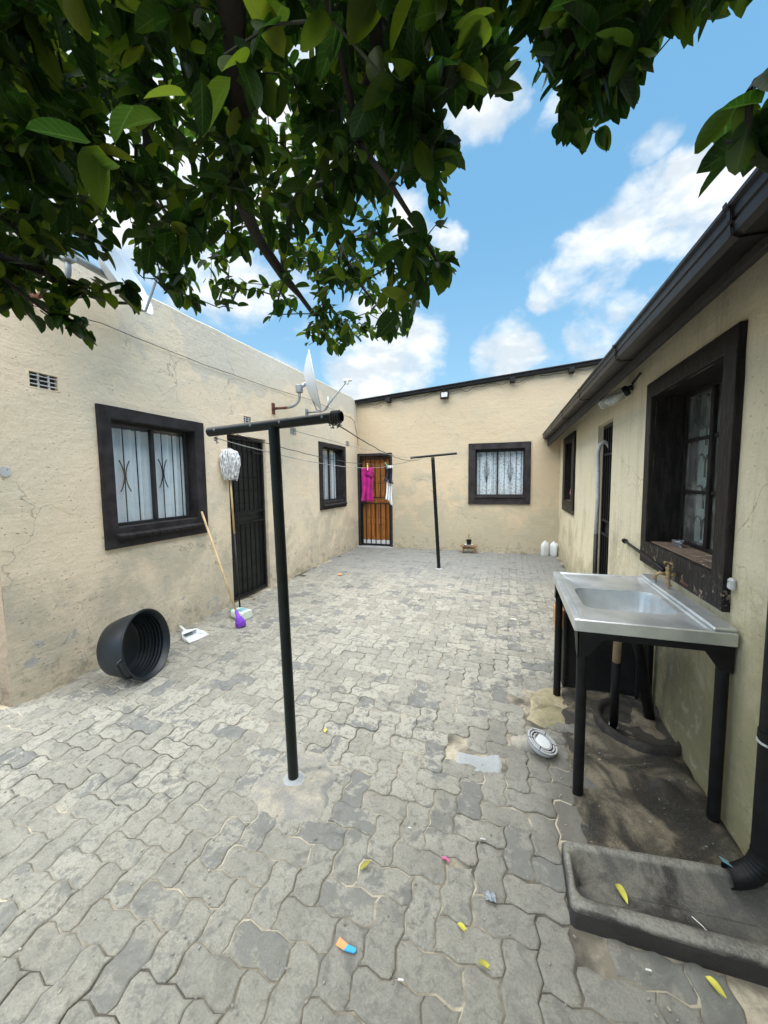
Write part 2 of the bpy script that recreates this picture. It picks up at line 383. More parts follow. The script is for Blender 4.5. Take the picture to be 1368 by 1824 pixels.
def steel_mat():
    m, nt = newmat('stainless_steel'); co = geoco(nt)
    n = nois(nt, mapv(nt, co, (0, 0, 0), (4, 40, 4)), 6, 6, .7)
    s = nois(nt, co, 7, 5, .6)
    c = mixc(nt, step(nt, s, .35, .65), (.60, .63, .64), (.74, .76, .77))
    finish(nt, princ(nt, c, mth(nt, 'ADD', mth(nt, 'MULTIPLY', s, .2), .30), .82, bump(nt, n, .0002, .4)))
    return m
M['steel'] = steel_mat()
def glass_mat(name, tint=(.9, .95, .95), refl=1.0, dirt=.12):
    m, nt = newmat(name); co = geoco(nt)
    lw = nd(nt, 'ShaderNodeLayerWeight', {0: .5}).outputs[1]
    fr = mth(nt, 'ADD', .035, mth(nt, 'MULTIPLY', mth(nt, 'POWER', lw, 5.0), .9))
    tr = nd(nt, 'ShaderNodeBsdfTransparent', {0: (*tint, 1)}).outputs[0]
    gl = nd(nt, 'ShaderNodeBsdfGlossy', {0: (1, 1, 1, 1), 'Roughness': .04}).outputs[0]
    a = nd(nt, 'ShaderNodeMixShader', {0: mth(nt, 'MULTIPLY', fr, refl, clamp=True), 1: tr, 2: gl}).outputs[0]
    df = nd(nt, 'ShaderNodeBsdfDiffuse', {0: (.45, .46, .44, 1)}).outputs[0]
    n = nois(nt, co, 9, 7, .65)
    b = nd(nt, 'ShaderNodeMixShader', {0: step(nt, n, .4, .75, dirt * .3, dirt), 1: a, 2: df}).outputs[0]
    finish(nt, b); return m
M['glass'] = glass_mat('window_glass', (.97, .99, 1.0), 1.0, .05)
M['dirtyglass'] = glass_mat('dirty_glass', (.80, .84, .82), 1.3, .26)
M['lampglass'] = glass_mat('lamp_glass', (.85, .9, .92), 2.5, .6)

def fabric(name, c, pattern=0):
    m, nt = newmat(name); co = objco(nt)
    cc = (*c, 1)
    if pattern:
        v = nd(nt, 'ShaderNodeTexVoronoi', {'Vector': mapv(nt, co, (0, 0, 0), (1, 1, 1)), 'Scale': 22.0}).outputs['Distance']
        cc = mixc(nt, step(nt, v, .25, .45), tuple(x * .55 for x in c), c)
    d = princ(nt, cc, .9)
    t = nd(nt, 'ShaderNodeBsdfTranslucent', {0: (*c, 1)}).outputs[0]
    finish(nt, nd(nt, 'ShaderNodeMixShader', {0: .06, 1: d, 2: t}).outputs[0]); return m
M['curtain'] = fabric('white_curtain', (.86, .92, .97))
M['lace'] = fabric('lace_curtain', (.82, .86, .90), 1)

def pine_mat():
    m, nt = newmat('varnished_pine'); co = objco(nt)
    g = nois(nt, mapv(nt, co, (0, 0, 0), (14, 14, .8)), 2.5, 7, .6, 1.2)
    k = nd(nt, 'ShaderNodeTexVoronoi', {'Vector': mapv(nt, co, (.3, 0, .2), (2.2, 2.2, 1.2)), 'Scale': 2.5}).outputs['Distance']
    c = mixc(nt, step(nt, g, .35, .65), (.24, .075, .018), (.44, .17, .035))
    c = mixc(nt, step(nt, k, .05, .10, .8, 0), c, (.06, .018, .008))
    finish(nt, princ(nt, c, .32, 0, bump(nt, g, .0006))); return m
M['pine'] = pine_mat()

def paver_mat(name, individual=True):
    m, nt = newmat(name); co = geoco(nt)
    sp = nd(nt, 'ShaderNodeSeparateXYZ', {0: co}).outputs
    rnd = nd(nt, 'ShaderNodeObjectInfo').outputs['Random']
    at = nd(nt, 'ShaderNodeAttribute', attribute_name='rnd').outputs['Fac']
    rv = mth(nt, 'FRACT', mth(nt, 'ADD', mth(nt, 'MULTIPLY', rnd, 7.31), at))
    flat = mapv(nt, co, (0, 0, 0), (1, 1, .3))
    b1 = nois(nt, flat, .55, 3, .5)
    b2 = nois(nt, flat, 2.6, 8, .66, .5)
    b3 = nois(nt, flat, 11, 8, .7, .3)
    fi = nois(nt, flat, 130, 6, .8)
    c = mixc(nt, step(nt, rv, 0, 1), (.27, .26, .225), (.41, .395, .335))
    c = mixc(nt, step(nt, b2, .38, .62), c, mixc(nt, step(nt, rv, .2, .8), (.36, .35, .30), (.45, .435, .37)))
    # charcoal face layer left on some pavers
    dk = mth(nt, 'ADD', mth(nt, 'ADD', mth(nt, 'MULTIPLY', mth(nt, 'SUBTRACT', b3, .5), 1.5), mth(nt, 'MULTIPLY', mth(nt, 'SUBTRACT', rv, .55), 1.0)), mth(nt, 'MULTIPLY', mth(nt, 'SUBTRACT', b2, .5), 1.0))
    c = mixc(nt, step(nt, dk, .26, .38, 0, .75), c, (.125, .138, .148))
    # cement and sand smears
    sa = mth(nt, 'ADD', mth(nt, 'MULTIPLY', mth(nt, 'SUBTRACT', nois(nt, mapv(nt, flat, (7, 3, 0)), 3.2, 8, .7, .8), .5), 1.6), mth(nt, 'MULTIPLY', mth(nt, 'SUBTRACT', b1, .5), .8))
    c = mixc(nt, step(nt, sa, .12, .34, 0, .6), c, (.50, .465, .37))
    pt = nois(nt, mapv(nt, flat, (2, 9, 0)), 26, 7, .75, .6)
    c = mixc(nt, step(nt, pt, .50, .62, 0, .75), c, (.16, .155, .135))
    c = mixc(nt, step(nt, pt, .45, .30, 0, .5), c, (.50, .47, .39))
    # joint sand spread over the rims, dirt in the chamfers
    ed = nd(nt, 'ShaderNodeAttribute', attribute_name='edge').outputs['Fac']
    en = mth(nt, 'ADD', ed, mth(nt, 'MULTIPLY', mth(nt, 'SUBTRACT', nois(nt, mapv(nt, flat, (1, 4, 0)), 17, 8, .75, .5), .5), 2.6))
    en2 = mth(nt, 'ADD', mth(nt, 'MULTIPLY', ed, .8), mth(nt, 'MULTIPLY', mth(nt, 'SUBTRACT', nois(nt, mapv(nt, flat, (8, 1, 0)), 9, 8, .75, .5), .5), 2.6))
    c = mixc(nt, step(nt, en, .85, 1.25, 0, .6), c, (.45, .42, .34))
    c = mixc(nt, step(nt, en2, .85, 1.3, 0, .6), c, (.17, .165, .145))
    # the far end of the yard mixes towards a darker bluish grey
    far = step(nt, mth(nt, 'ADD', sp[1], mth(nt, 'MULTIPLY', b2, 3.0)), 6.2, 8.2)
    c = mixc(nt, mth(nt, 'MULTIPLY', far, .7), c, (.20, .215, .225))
    # near half of the yard darkened: the tree's shade put into the colour
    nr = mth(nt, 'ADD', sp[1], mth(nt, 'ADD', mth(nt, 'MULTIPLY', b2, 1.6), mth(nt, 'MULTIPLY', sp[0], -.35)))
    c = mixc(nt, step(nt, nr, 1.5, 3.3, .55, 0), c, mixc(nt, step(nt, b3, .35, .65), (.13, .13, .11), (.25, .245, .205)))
    wet = mth(nt, 'MULTIPLY', step(nt, b2, .50, .60), step(nt, nois(nt, mapv(nt, flat, (4, 4, 0)), 7, 8, .7, 1.0), .48, .58))
    c = mixc(nt, mth(nt, 'MULTIPLY', wet, .65), c, (.115, .12, .115))
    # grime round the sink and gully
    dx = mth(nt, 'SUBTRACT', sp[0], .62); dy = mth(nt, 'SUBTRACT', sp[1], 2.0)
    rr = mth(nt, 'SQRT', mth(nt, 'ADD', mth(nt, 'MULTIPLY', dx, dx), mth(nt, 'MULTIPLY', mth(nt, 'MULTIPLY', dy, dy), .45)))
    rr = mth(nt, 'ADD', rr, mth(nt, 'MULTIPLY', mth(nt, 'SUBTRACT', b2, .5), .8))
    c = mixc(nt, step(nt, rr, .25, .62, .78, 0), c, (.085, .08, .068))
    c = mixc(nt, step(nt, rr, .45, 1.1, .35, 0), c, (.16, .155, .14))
    c = mixc(nt, step(nt, fi, .38, .68, 0, .6), c, (.15, .147, .128))
    c = mixc(nt, step(nt, fi, .36, .24, 0, .7), c, (.55, .54, .49))
    h = mth(nt, 'ADD', mth(nt, 'MULTIPLY', fi, .3), mth(nt, 'ADD', mth(nt, 'MULTIPLY', b3, .8), mth(nt, 'MULTIPLY', pt, .6)))
    finish(nt, princ(nt, c, .82, 0, bump(nt, h, .006, 1.0), .3)); return m
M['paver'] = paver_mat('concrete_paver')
def sand_mat():
    m, nt = newmat('joint_sand'); co = geoco(nt)
    n = nois(nt, co, 5, 8, .7); f = nois(nt, co, 150, 5, .8); g = nois(nt, co, 1.2, 5, .6)
    c = mixc(nt, step(nt, n, .4, .62), (.22, .195, .15), (.56, .50, .38))
    c = mixc(nt, step(nt, g, .46, .58, 0, .92), c, (.035, .032, .028))
    c = mixc(nt, step(nt, f, .4, .7, 0, .4), c, (.2, .18, .14))
    finish(nt, princ(nt, c, .95, 0, bump(nt, f, .003))); return m
M['sand'] = sand_mat()
def cement_mat(name, a, b, dark, dk=.5, blue=None, pale_rim=False):
    m, nt = newmat(name); co = geoco(nt)
    n = nois(nt, co, 6, 9, .72, .6); f = nois(nt, co, 90, 6, .8); g = nois(nt, co, 2.5, 5, .6, 1.0)
    c = mixc(nt, step(nt, n, .4, .6), a, b)
    c = mixc(nt, step(nt, g, dk, dk + .12, 0, .85), c, dark)
    if blue: c = mixc(nt, step(nt, nois(nt, co, 4, 6, .6, 1.5), .55, .68, 0, .8), c, blue)
    c = mixc(nt, step(nt, f, .35, .75, 0, .4), c, tuple(x * .55 for x in a))
    ag = nois(nt, co, 210, 3, .6)
    c = mixc(nt, step(nt, ag, .62, .70, 0, .7), c, tuple(min(1, x * 1.5) for x in b))
    c = mixc(nt, step(nt, ag, .38, .30, 0, .6), c, tuple(x * .5 for x in dark))
    h = mth(nt, 'ADD', mth(nt, 'MULTIPLY', f, .5), n)
    if pale_rim:  # top of the rim mixed paler, steep faces mixed nearly black
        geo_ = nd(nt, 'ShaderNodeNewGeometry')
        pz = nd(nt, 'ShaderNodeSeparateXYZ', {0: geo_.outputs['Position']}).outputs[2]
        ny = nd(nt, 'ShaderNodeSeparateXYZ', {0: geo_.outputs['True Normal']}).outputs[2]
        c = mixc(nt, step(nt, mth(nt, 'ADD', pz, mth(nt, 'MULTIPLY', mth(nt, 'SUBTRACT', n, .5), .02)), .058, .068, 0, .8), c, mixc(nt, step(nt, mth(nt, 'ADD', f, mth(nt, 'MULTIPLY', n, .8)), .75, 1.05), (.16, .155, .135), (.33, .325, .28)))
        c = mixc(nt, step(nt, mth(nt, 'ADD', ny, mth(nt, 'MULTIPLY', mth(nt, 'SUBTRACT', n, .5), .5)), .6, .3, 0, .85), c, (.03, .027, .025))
    finish(nt, princ(nt, c, .8, 0, bump(nt, h, .008, 1.0), .35)); return m
M['cement'] = cement_mat('cement_smear', (.29, .285, .26), (.44, .40, .32), (.17, .175, .17), .46)
M['drab'] = cement_mat('wet_cement', (.09, .08, .06), (.25, .215, .155), (.022, .021, .02), .43, (.03, .04, .045))
M['smoothcement'] = cement_mat('smooth_cement', (.36, .38, .385), (.42, .44, .45), (.27, .28, .28), .6)
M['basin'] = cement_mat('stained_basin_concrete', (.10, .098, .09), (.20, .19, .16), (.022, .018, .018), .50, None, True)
M['dirt'] = cement_mat('bare_earth', (.20, .17, .12), (.26, .22, .16), (.12, .1, .07), .55)
M['moss'] = cement_mat('mossy_sand', (.30, .27, .16), (.44, .38, .26), (.12, .11, .06), .53)

def leaf_mat():
    m, nt = newmat('citrus_leaf')
    rnd = nd(nt, 'ShaderNodeObjectInfo').outputs['Random']
    at = nd(nt, 'ShaderNodeAttribute', attribute_name='rnd').outputs['Fac']
    rv = mth(nt, 'FRACT', mth(nt, 'ADD', mth(nt, 'MULTIPLY', rnd, 5.3), at))
    co = geoco(nt); n = nois(nt, co, 45, 5, .6)
    c = mixc(nt, step(nt, rv, 0, .9), (.006, .016, .005), (.013, .032, .008))
    c = mixc(nt, step(nt, rv, .93, .99), c, (.12, .13, .015))
    c = mixc(nt, step(nt, n, .5, .75, 0, .5), c, (.03, .055, .014))
    tcol = mixc(nt, step(nt, rv, .5, 1.0), (.035, .11, .008), (.25, .36, .02))
    lt = nd(nt, 'ShaderNodeAttribute', attribute_name='lt').outputs['Fac']
    lw_ = nd(nt, 'ShaderNodeAttribute', attribute_name='lw').outputs['Fac']
    vein = mth(nt, 'MULTIPLY', step(nt, mth(nt, 'SINE', mth(nt, 'MULTIPLY', mth(nt, 'SUBTRACT', lt, mth(nt, 'MULTIPLY', lw_, .22)), 46.0)), .75, 1.0), .45)
    vein = mth(nt, 'MAXIMUM', vein, step(nt, lw_, .10, .03))
    c = mixc(nt, mth(nt, 'MULTIPLY', vein, .6), c, (.045, .075, .022))
    tcol = mixc(nt, mth(nt, 'MULTIPLY', vein, .5), tcol, (.18, .30, .06))
    spt = nois(nt, co, 160, 3, .6)
    c = mixc(nt, step(nt, spt, .66, .72, 0, .6), c, (.07, .07, .02))
    p = princ(nt, c, .42, 0, bump(nt, n, .0012), .14)
    t = nd(nt, 'ShaderNodeBsdfTranslucent', {0: tcol}).outputs[0]
    finish(nt, nd(nt, 'ShaderNodeMixShader', {0: .42, 1: p, 2: t}).outputs[0]); return m
M['leaf'] = leaf_mat()
M['bark'] = simple('citrus_bark', (.018, .015, .012), .9, 0, .4, 40, .003)
M['twig'] = simple('green_twig', (.03, .04, .018), .7, 0, .4, 40, .001)
M['fruit'] = simple('green_fruit', (.03, .06, .02), .4)

# ------------------------------------------------------------------ ground and paving
g = MB(); g.add([(-150, -150, -.06), (150, -150, -.06), (150, 150, -.06), (-150, 150, -.06)], [(0, 1, 2, 3)])
tag(g.build('ground', M['dirt']), kind='structure')

def in_yard(x, y):
    if y > 8.14 or y < -1.6 or x > .89: return False
    if y > 1.545: return x > -3.18 - .0227 * (y - 1.55) + .0
    return x > -4.6
bed = MB()
NX, NY = 60, 110
def bedz(x, y):
    return -.0052 + .0035 * mnoise.noise(Vector((x * 1.4, y * 1.4, 0))) + .0016 * mnoise.noise(Vector((x * 5, y * 5, 1)))
vs = []; fs = []
for j in range(NY + 1):
    for i in range(NX + 1):
        x = -4.7 + 5.7 * i / NX; y = -1.7 + 9.95 * j / NY
        vs.append((x, y, bedz(x, y)))
for j in range(NY):
    for i in range(NX):
        a = j * (NX + 1) + i; fs.append((a, a + 1, a + NX + 2, a + NX + 1))
bed.add(vs, fs)
paving = tag(bed.build('paving', M['sand'], smooth=True), kind='structure')

U = .107
AMP = .0078
def zig(t):
    f = (t / U) % 1.0
    # one smooth S per unit: out, across, in
    return AMP * math.tanh(1.5 * math.sin(2 * math.pi * f)) / .905
def warp(x, y): return (x + zig(y), y + zig(x))
def outline(x0, y0, w, h, gap):
    pts = []
    def edge(ax, ay, bx, by, n):
        for k in range(n):
            t = k / n; pts.append((ax + (bx - ax) * t, ay + (by - ay) * t))
    nw, nh = (8, 4) if w > h else (4, 8)
    edge(x0, y0, x0 + w, y0, nw); edge(x0 + w, y0, x0 + w, y0 + h, nh)
    edge(x0 + w, y0 + h, x0, y0 + h, nw); edge(x0, y0 + h, x0, y0, nh)
    cx, cy = x0 + w / 2, y0 + h / 2; out = []
    for (px, py) in pts:
        wx, wy = warp(px, py)
        # shrink by the joint width
        sx = gap * (1 if px > x0 + w - 1e-6 else (-1 if px < x0 + 1e-6 else 0)); sy = gap * (1 if py > y0 + h - 1e-6 else (-1 if py < y0 + 1e-6 else 0))
        out.append((wx - sx, wy - sy))
    return out, (cx, cy)
def paver_geo(kind, jit):
    """local-coordinate paver: top ring, chamfer ring, skirt. kind 0 horizontal, 1 vertical"""
    w, h = (2 * U, U) if kind == 0 else (U, 2 * U)
    o, c = outline(0, 0, w, h, .0017)
    o2, _ = outline(0, 0, w, h, .0056)
    o3, _ = outline(0, 0, w, h, .0125)
    o3 = [(p[0] - c[0], p[1] - c[1]) for p in o3]
    rj = [random.uniform(-.0012, .0012) * jit for _ in o]
    o = [(p[0] - c[0] + r, p[1] - c[1] + r2) for p, r, r2 in zip(o, rj, rj[::-1])]
    o2 = [(p[0] - c[0] + r, p[1] - c[1] + r2) for p, r, r2 in zip(o2, rj, rj[::-1])]
    n = len(o)
    v = [(p[0], p[1], .0006) for p in o3] + [(p[0], p[1], -.0003 - abs(r) * .5) for p, r in zip(o2, rj)] + [(p[0], p[1], -.0042) for p in o] + [(p[0], p[1], -.022) for p in o]
    if kind == 0: f = [(0, 1, 19, 20, 21, 22, 23), (7, 8, 9, 10, 11, 12, 13)] + [(i, i + 1, 19 - i, 20 - i) for i in range(1, 7)]
    else: f = [(0, 1, 2, 3, 4, 5, 23), (11, 12, 13, 14, 15, 16, 17)] + [(24 - j, 4 + j, 5 + j, 23 - j) for j in range(1, 7)]
    for r in range(3):
        for k in range(n):
            k2 = (k + 1) % n; f.append(((r + 1) * n + k, (r + 1) * n + k2, r * n + k2, r * n + k))
    return v, f, c
VARS = []
for kd in (0, 1):
    row = []
    for q in range(4):
        v, f, c = paver_geo(kd, 1.0)
        _pm = MB().add(v, f).mesh('paver', M['paver'])
        _ea = [0.0] * (len(v) // 4) + [1.0] * (3 * len(v) // 4)
        _pm.attributes.new('edge', 'FLOAT', 'POINT').data.foreach_set('value', _ea)
        row.append((v, f, c, _pm, _ea))
    VARS.append(row)
def blocked(x, y):
    if x > .33 and 1.62 < y < 2.86: return True             # cement pad under the sink
    if x > .22 and 1.30 < y < 1.60: return True             # drain basin
    if -.27 < x < -.03 and 1.90 < y < 2.06: return True     # smooth cement repair
    if (x + .02) ** 2 * 0 + (x - .13) ** 2 + (y - 2.19) ** 2 < .006: return True
    if ((x - .24) / .16) ** 2 + ((y - 2.62) / .2) ** 2 < .75: return True
    return False
cells = []
for gy in range(-17, 78):
    for gx in range(-45, 10):
        k = (gx - gy) % 4
        if k == 0: cells.append((0, gx, gy))
        elif k == 3: cells.append((1, gx, gy))
placed = []
for kd, gx, gy in cells:
    w, h = (2 * U, U) if kd == 0 else (U, 2 * U)
    x0, y0 = gx * U, gy * U + .02
    cx, cy = x0 + w / 2, y0 + h / 2
    if not in_yard(cx, cy): continue
    if not in_yard(cx - w * .30, cy) and cy > 1.4: continue
    if blocked(cx, cy): continue
    placed.append((kd, cx, cy))
ppx, ppy, ppw = view_px(np.array([(c[1], c[2], 0) for c in placed]))
vis = (ppx > -60) & (ppx < 1430) & (ppy < 1900) & (ppw > .2)
order = np.argsort(np.where(vis, np.array([math.hypot(c[1], c[2]) for c in placed]), 1e3))
rest = MB(); rest_edge = []
for rank, idx in enumerate(order):
    kd, cx, cy = placed[idx]
    q = random.randrange(4); v, f, c, me, ea = VARS[kd][q]
    base = .0035 * mnoise.noise(Vector((cx * 1.4, cy * 1.4, 0)))
    rough = 1.0 + 1.6 * math.exp(-((cx - .0) ** 2 / .35 + (cy - 2.1) ** 2 / .6))
    z = base + random.gauss(0, .0015) * rough
    rx, ry = random.gauss(0, .011) * rough, random.gauss(0, .011) * rough
    rz = random.gauss(0, .007)
    if rank < 300:
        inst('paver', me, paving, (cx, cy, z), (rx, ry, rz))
    else:
        Mx = Matrix.Translation((cx, cy, z)) @ Matrix.Rotation(rz, 4, 'Z') @ Matrix.Rotation(ry, 4, 'Y') @ Matrix.Rotation(rx, 4, 'X')
        rest.add([Mx @ Vector(p) for p in v], f, random.random()); rest_edge += ea
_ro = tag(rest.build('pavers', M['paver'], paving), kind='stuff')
_ro.data.attributes.new('edge', 'FLOAT', 'POINT').data.foreach_set('value', rest_edge)

def blob_patch(name, mat, poly, z0, amp, res=.02, parent=None, edge=.03, bumpf=9):
    """a lumpy trowelled patch inside a polygon, feathering down at its edge"""
    xs = [p[0] for p in poly]; ys = [p[1] for p in poly]
    def inside(x, y):
        c = False; n = len(poly)
        for i in range(n):
            (x1, y1), (x2, y2) = poly[i], poly[(i + 1) % n]
            if (y1 > y) != (y2 > y) and x < (x2 - x1) * (y - y1) / (y2 - y1) + x1: c = not c
        return c
    def dist(x, y):
        d = 9
        for i in range(len(poly)):
            a = Vector(poly[i]); b = Vector(poly[(i + 1) % len(poly)]); p = Vector((x, y)); ab = b - a
            t = max(0, min(1, (p - a).dot(ab) / ab.dot(ab))); d = min(d, (p - a - ab * t).length)
        return d
    x0, x1, y0, y1 = min(xs) - .03, max(xs) + .03, min(ys) - .03, max(ys) + .03
    nx, ny = int((x1 - x0) / res) + 1, int((y1 - y0) / res) + 1
    idx = {}; mb = MB(); vs = []; fs = []
    for j in range(ny + 1):
        for i in range(nx + 1):
            x, y = x0 + i * res, y0 + j * res
            jx = .018 * mnoise.noise(Vector((x * 14, y * 14, 5)))
            d = dist(x, y) * (1 if inside(x, y) else -1) + jx
            if d < -.02: continue
            t = max(0, min(1, (d + .01) / edge)); t = t * t * (3 - 2 * t)
            hgt = z0 * t - .012 * (1 - t) + amp * t * (mnoise.noise(Vector((x * bumpf, y * bumpf, 0))) + .5 * mnoise.noise(Vector((x * bumpf * 2.6, y * bumpf * 2.6, 2))))
            idx[(i, j)] = len(vs); vs.append((x, y, hgt))
    for j in range(ny):
        for i in range(nx):
            k = [(i, j), (i + 1, j), (i + 1, j + 1), (i, j + 1)]
            if all(q in idx for q in k): fs.append(tuple(idx[q] for q in k))
    mb.add(vs, fs)
    return mb.build(name, mat, parent, smooth=True)
blob_patch('cement_smear', M['cement'], [(-1.30, 1.50), (-1.16, 1.80), (-.95, 1.86), (-.74, 1.62), (-.74, 1.36), (-1.0, 1.28), (-1.2, 1.36)], .0022, .0036, .010, paving, .09)
blob_patch('cement_patch', M['smoothcement'], [(-.27, 1.88), (-.02, 1.92), (-.03, 2.08), (-.13, 2.03), (-.25, 2.02)], .001, .0008, .01, paving, .02)
blob_patch('cement_pad', M['drab'], [(.30, 1.62), (.60, 1.60), (.91, 1.60), (.91, 2.94), (.36, 2.94), (.30, 2.5), (.33, 2.2), (.28, 1.9)], .008, .014, .012, paving, .05, 7)
blob_patch('mossy_fill', M['moss'], [(.12, 2.45), (.16, 2.80), (.33, 2.92), (.40, 2.8), (.36, 2.46), (.24, 2.36)], .006, .009, .012, paving, .04, 11)
blob_patch('cement_smear', M['cement'], [(-3.16, 1.6), (-3.05, 1.6), (-3.12, 3.6), (-3.2, 3.7)], .003, .002, .03, paving, .06)

# ------------------------------------------------------------------ walls with openings
def facade(name, mat, parent, x0, x1, top, holes, ztop_ref, depth=.24, cell=.13, amp=.0035, door_reveal=None, zbase=-.06):
    def lines(a, b, cuts, c):
        L = sorted(set([round(a, 4), round(b, 4)] + [round(q, 4) for q in cuts if a < q < b])); out = []
        for p, q in zip(L, L[1:]):
            n = max(1, int(round((q - p) / c))); out += [p + (q - p) * k / n for k in range(n)]
        return out + [L[-1]]
    xs = lines(x0, x1, [h[0] for h in holes] + [h[1] for h in holes], cell)
    zs = lines(zbase, ztop_ref, [h[2] for h in holes] + [h[3] for h in holes] + [0.0], cell)
    hedge = set()
    def on_edge(x, z):
        return any((abs(x - h[0]) < 1e-3 or abs(x - h[1]) < 1e-3) and h[2] - .001 <= z <= h[3] + .001 or (abs(z - h[2]) < 1e-3 or abs(z - h[3]) < 1e-3) and h[0] - .001 <= x <= h[1] + .001 for h in holes)
    nz = len(zs) + 6; vs = []
    for x in xs:
        for j in range(nz):
            if j < len(zs): z = zs[j]
            else: z = ztop_ref + (top(x) - ztop_ref) * (j - len(zs) + 1) / 6
            d = 0 if on_edge(x, z) else amp * (mnoise.noise(Vector((x * 2.2, z * 2.2, 7))) + .5 * mnoise.noise(Vector((x * 7, z * 7, 1))))
            zj = z + (.006 * mnoise.noise(Vector((x * 3, 0, 4))) if j == nz - 1 else 0)
            vs.append((x, d, zj))
    fs = []
    for i in range(len(xs) - 1):
        for j in range(nz - 1):
            cxm = (xs[i] + xs[i + 1]) / 2
            if j + 1 < len(zs):
                czm = (zs[j] + zs[j + 1]) / 2
                if any(h[0] < cxm < h[1] and h[2] < czm < h[3] for h in holes): continue
            a = i * nz + j; fs.append((a, a + nz, a + nz + 1, a + 1))
    mb = MB(); mb.add(vs, fs)
    # parapet cap, slightly rounded, and back face
    capv = []; n = len(xs)
    for i, x in enumerate(xs):
        z = vs[i * nz + nz - 1][2]; y = vs[i * nz + nz - 1][1]
        capv += [(x, y, z), (x, y + .012, z + .012), (x, depth - .012, z + .012), (x, depth, z), (x, depth, -.06)]
    cf = []
    for i in range(n - 1):
        for k in range(4):
            a = i * 5 + k; cf.append((a, a + 5, a + 6, a + 1))
    # the rear skin only above/between openings is not needed behind dark rooms: keep the strip above ztop_ref
    for q in range(n): capv[q * 5 + 4] = (xs[q], depth, ztop_ref)
    mb.add(capv, cf)
    for h in holes:
        if len(h) > 4:
            d = h[4]; a, b, c, e = h[:4]
            mb.add([(a, 0, c), (a, 0, e), (a, d, e), (a, d, c)], [(3, 2, 1, 0)])
            mb.add([(b, 0, c), (b, 0, e), (b, d, e), (b, d, c)], [(0, 1, 2, 3)])
            mb.add([(a, 0, e), (b, 0, e), (b, d, e), (a, d, e)], [(3, 2, 1, 0)])
            if c > .05: mb.add([(a, 0, c), (b, 0, c), (b, d, c), (a, d, c)], [(0, 1, 2, 3)])
    return mb.build(name, mat, parent)

def room(parent, x0, x1, z1, y0=.25, y1=2.6, holes=()):
    mb = MB()
    mb.add([(x0, y1, 0), (x1, y1, 0), (x1, y1, z1), (x0, y1, z1)], [(0, 1, 2, 3)])
    mb.add([(x0, y0, 0), (x0, y1, 0), (x0, y1, z1), (x0, y0, z1)], [(0, 1, 2, 3)])
    mb.add([(x1, y0, 0), (x1, y1, 0), (x1, y1, z1), (x1, y0, z1)], [(0, 1, 2, 3)])
    mb.add([(x0, y0, z1), (x1, y0, z1), (x1, y1, z1), (x0, y1, z1)], [(0, 1, 2, 3)])
    mb.add([(x0, y0, .0), (x1, y0, .0), (x1, y1, .0), (x0, y1, .0)], [(0, 1, 2, 3)])
    return mb.build('room_interior', M['interior'], parent)

def rect_loop(x0, x1, z0, z1, y, n=7, jit=.0015):
    P = []
    c = [(x0, z0), (x1, z0), (x1, z1), (x0, z1)]
    for i in range(4):
        a, b = c[i], c[(i + 1) % 4]
        for k in range(n):
            t = k / n; P.append((a[0] + (b[0] - a[0]) * t + random.uniform(-jit, jit), y, a[1] + (b[1] - a[1]) * t + random.uniform(-jit, jit)))
    return P
def curtain_mesh(x0, x1, z0, z1, y, folds, amp=.014, nx=60, cutfn=None):
    mb = MB(); vs = []; fs = []; ph = random.random() * 6
    nz = 8
    for i in range(nx + 1):
        x = x0 + (x1 - x0) * i / nx
        for j in range(nz + 1):
            t = j / nz
            zlo = z0 if cutfn is None else cutfn(i / nx, z0, z1)
            z = zlo + (z1 - zlo) * t
            d = amp * math.sin(folds * 2 * math.pi * i / nx + ph + .8 * math.sin(5 * i / nx) + .5 * (1 - t)) + amp * .5 * math.sin(folds * 3.7 * i / nx * 2 + 2)
            vs.append((x, y + d, z))
    for i in range(nx):
        for j in range(nz):
            a = i * (nz + 1) + j; fs.append((a, a + nz + 1, a + nz + 2, a + 1))
    return mb.add(vs, fs)
def rod_mesh(length, r=.0055, n=6):
    return MB().tube([(0, 0, 0), (0, 0, length)], r, n).mesh('burglar_bar', M['steelblack'])

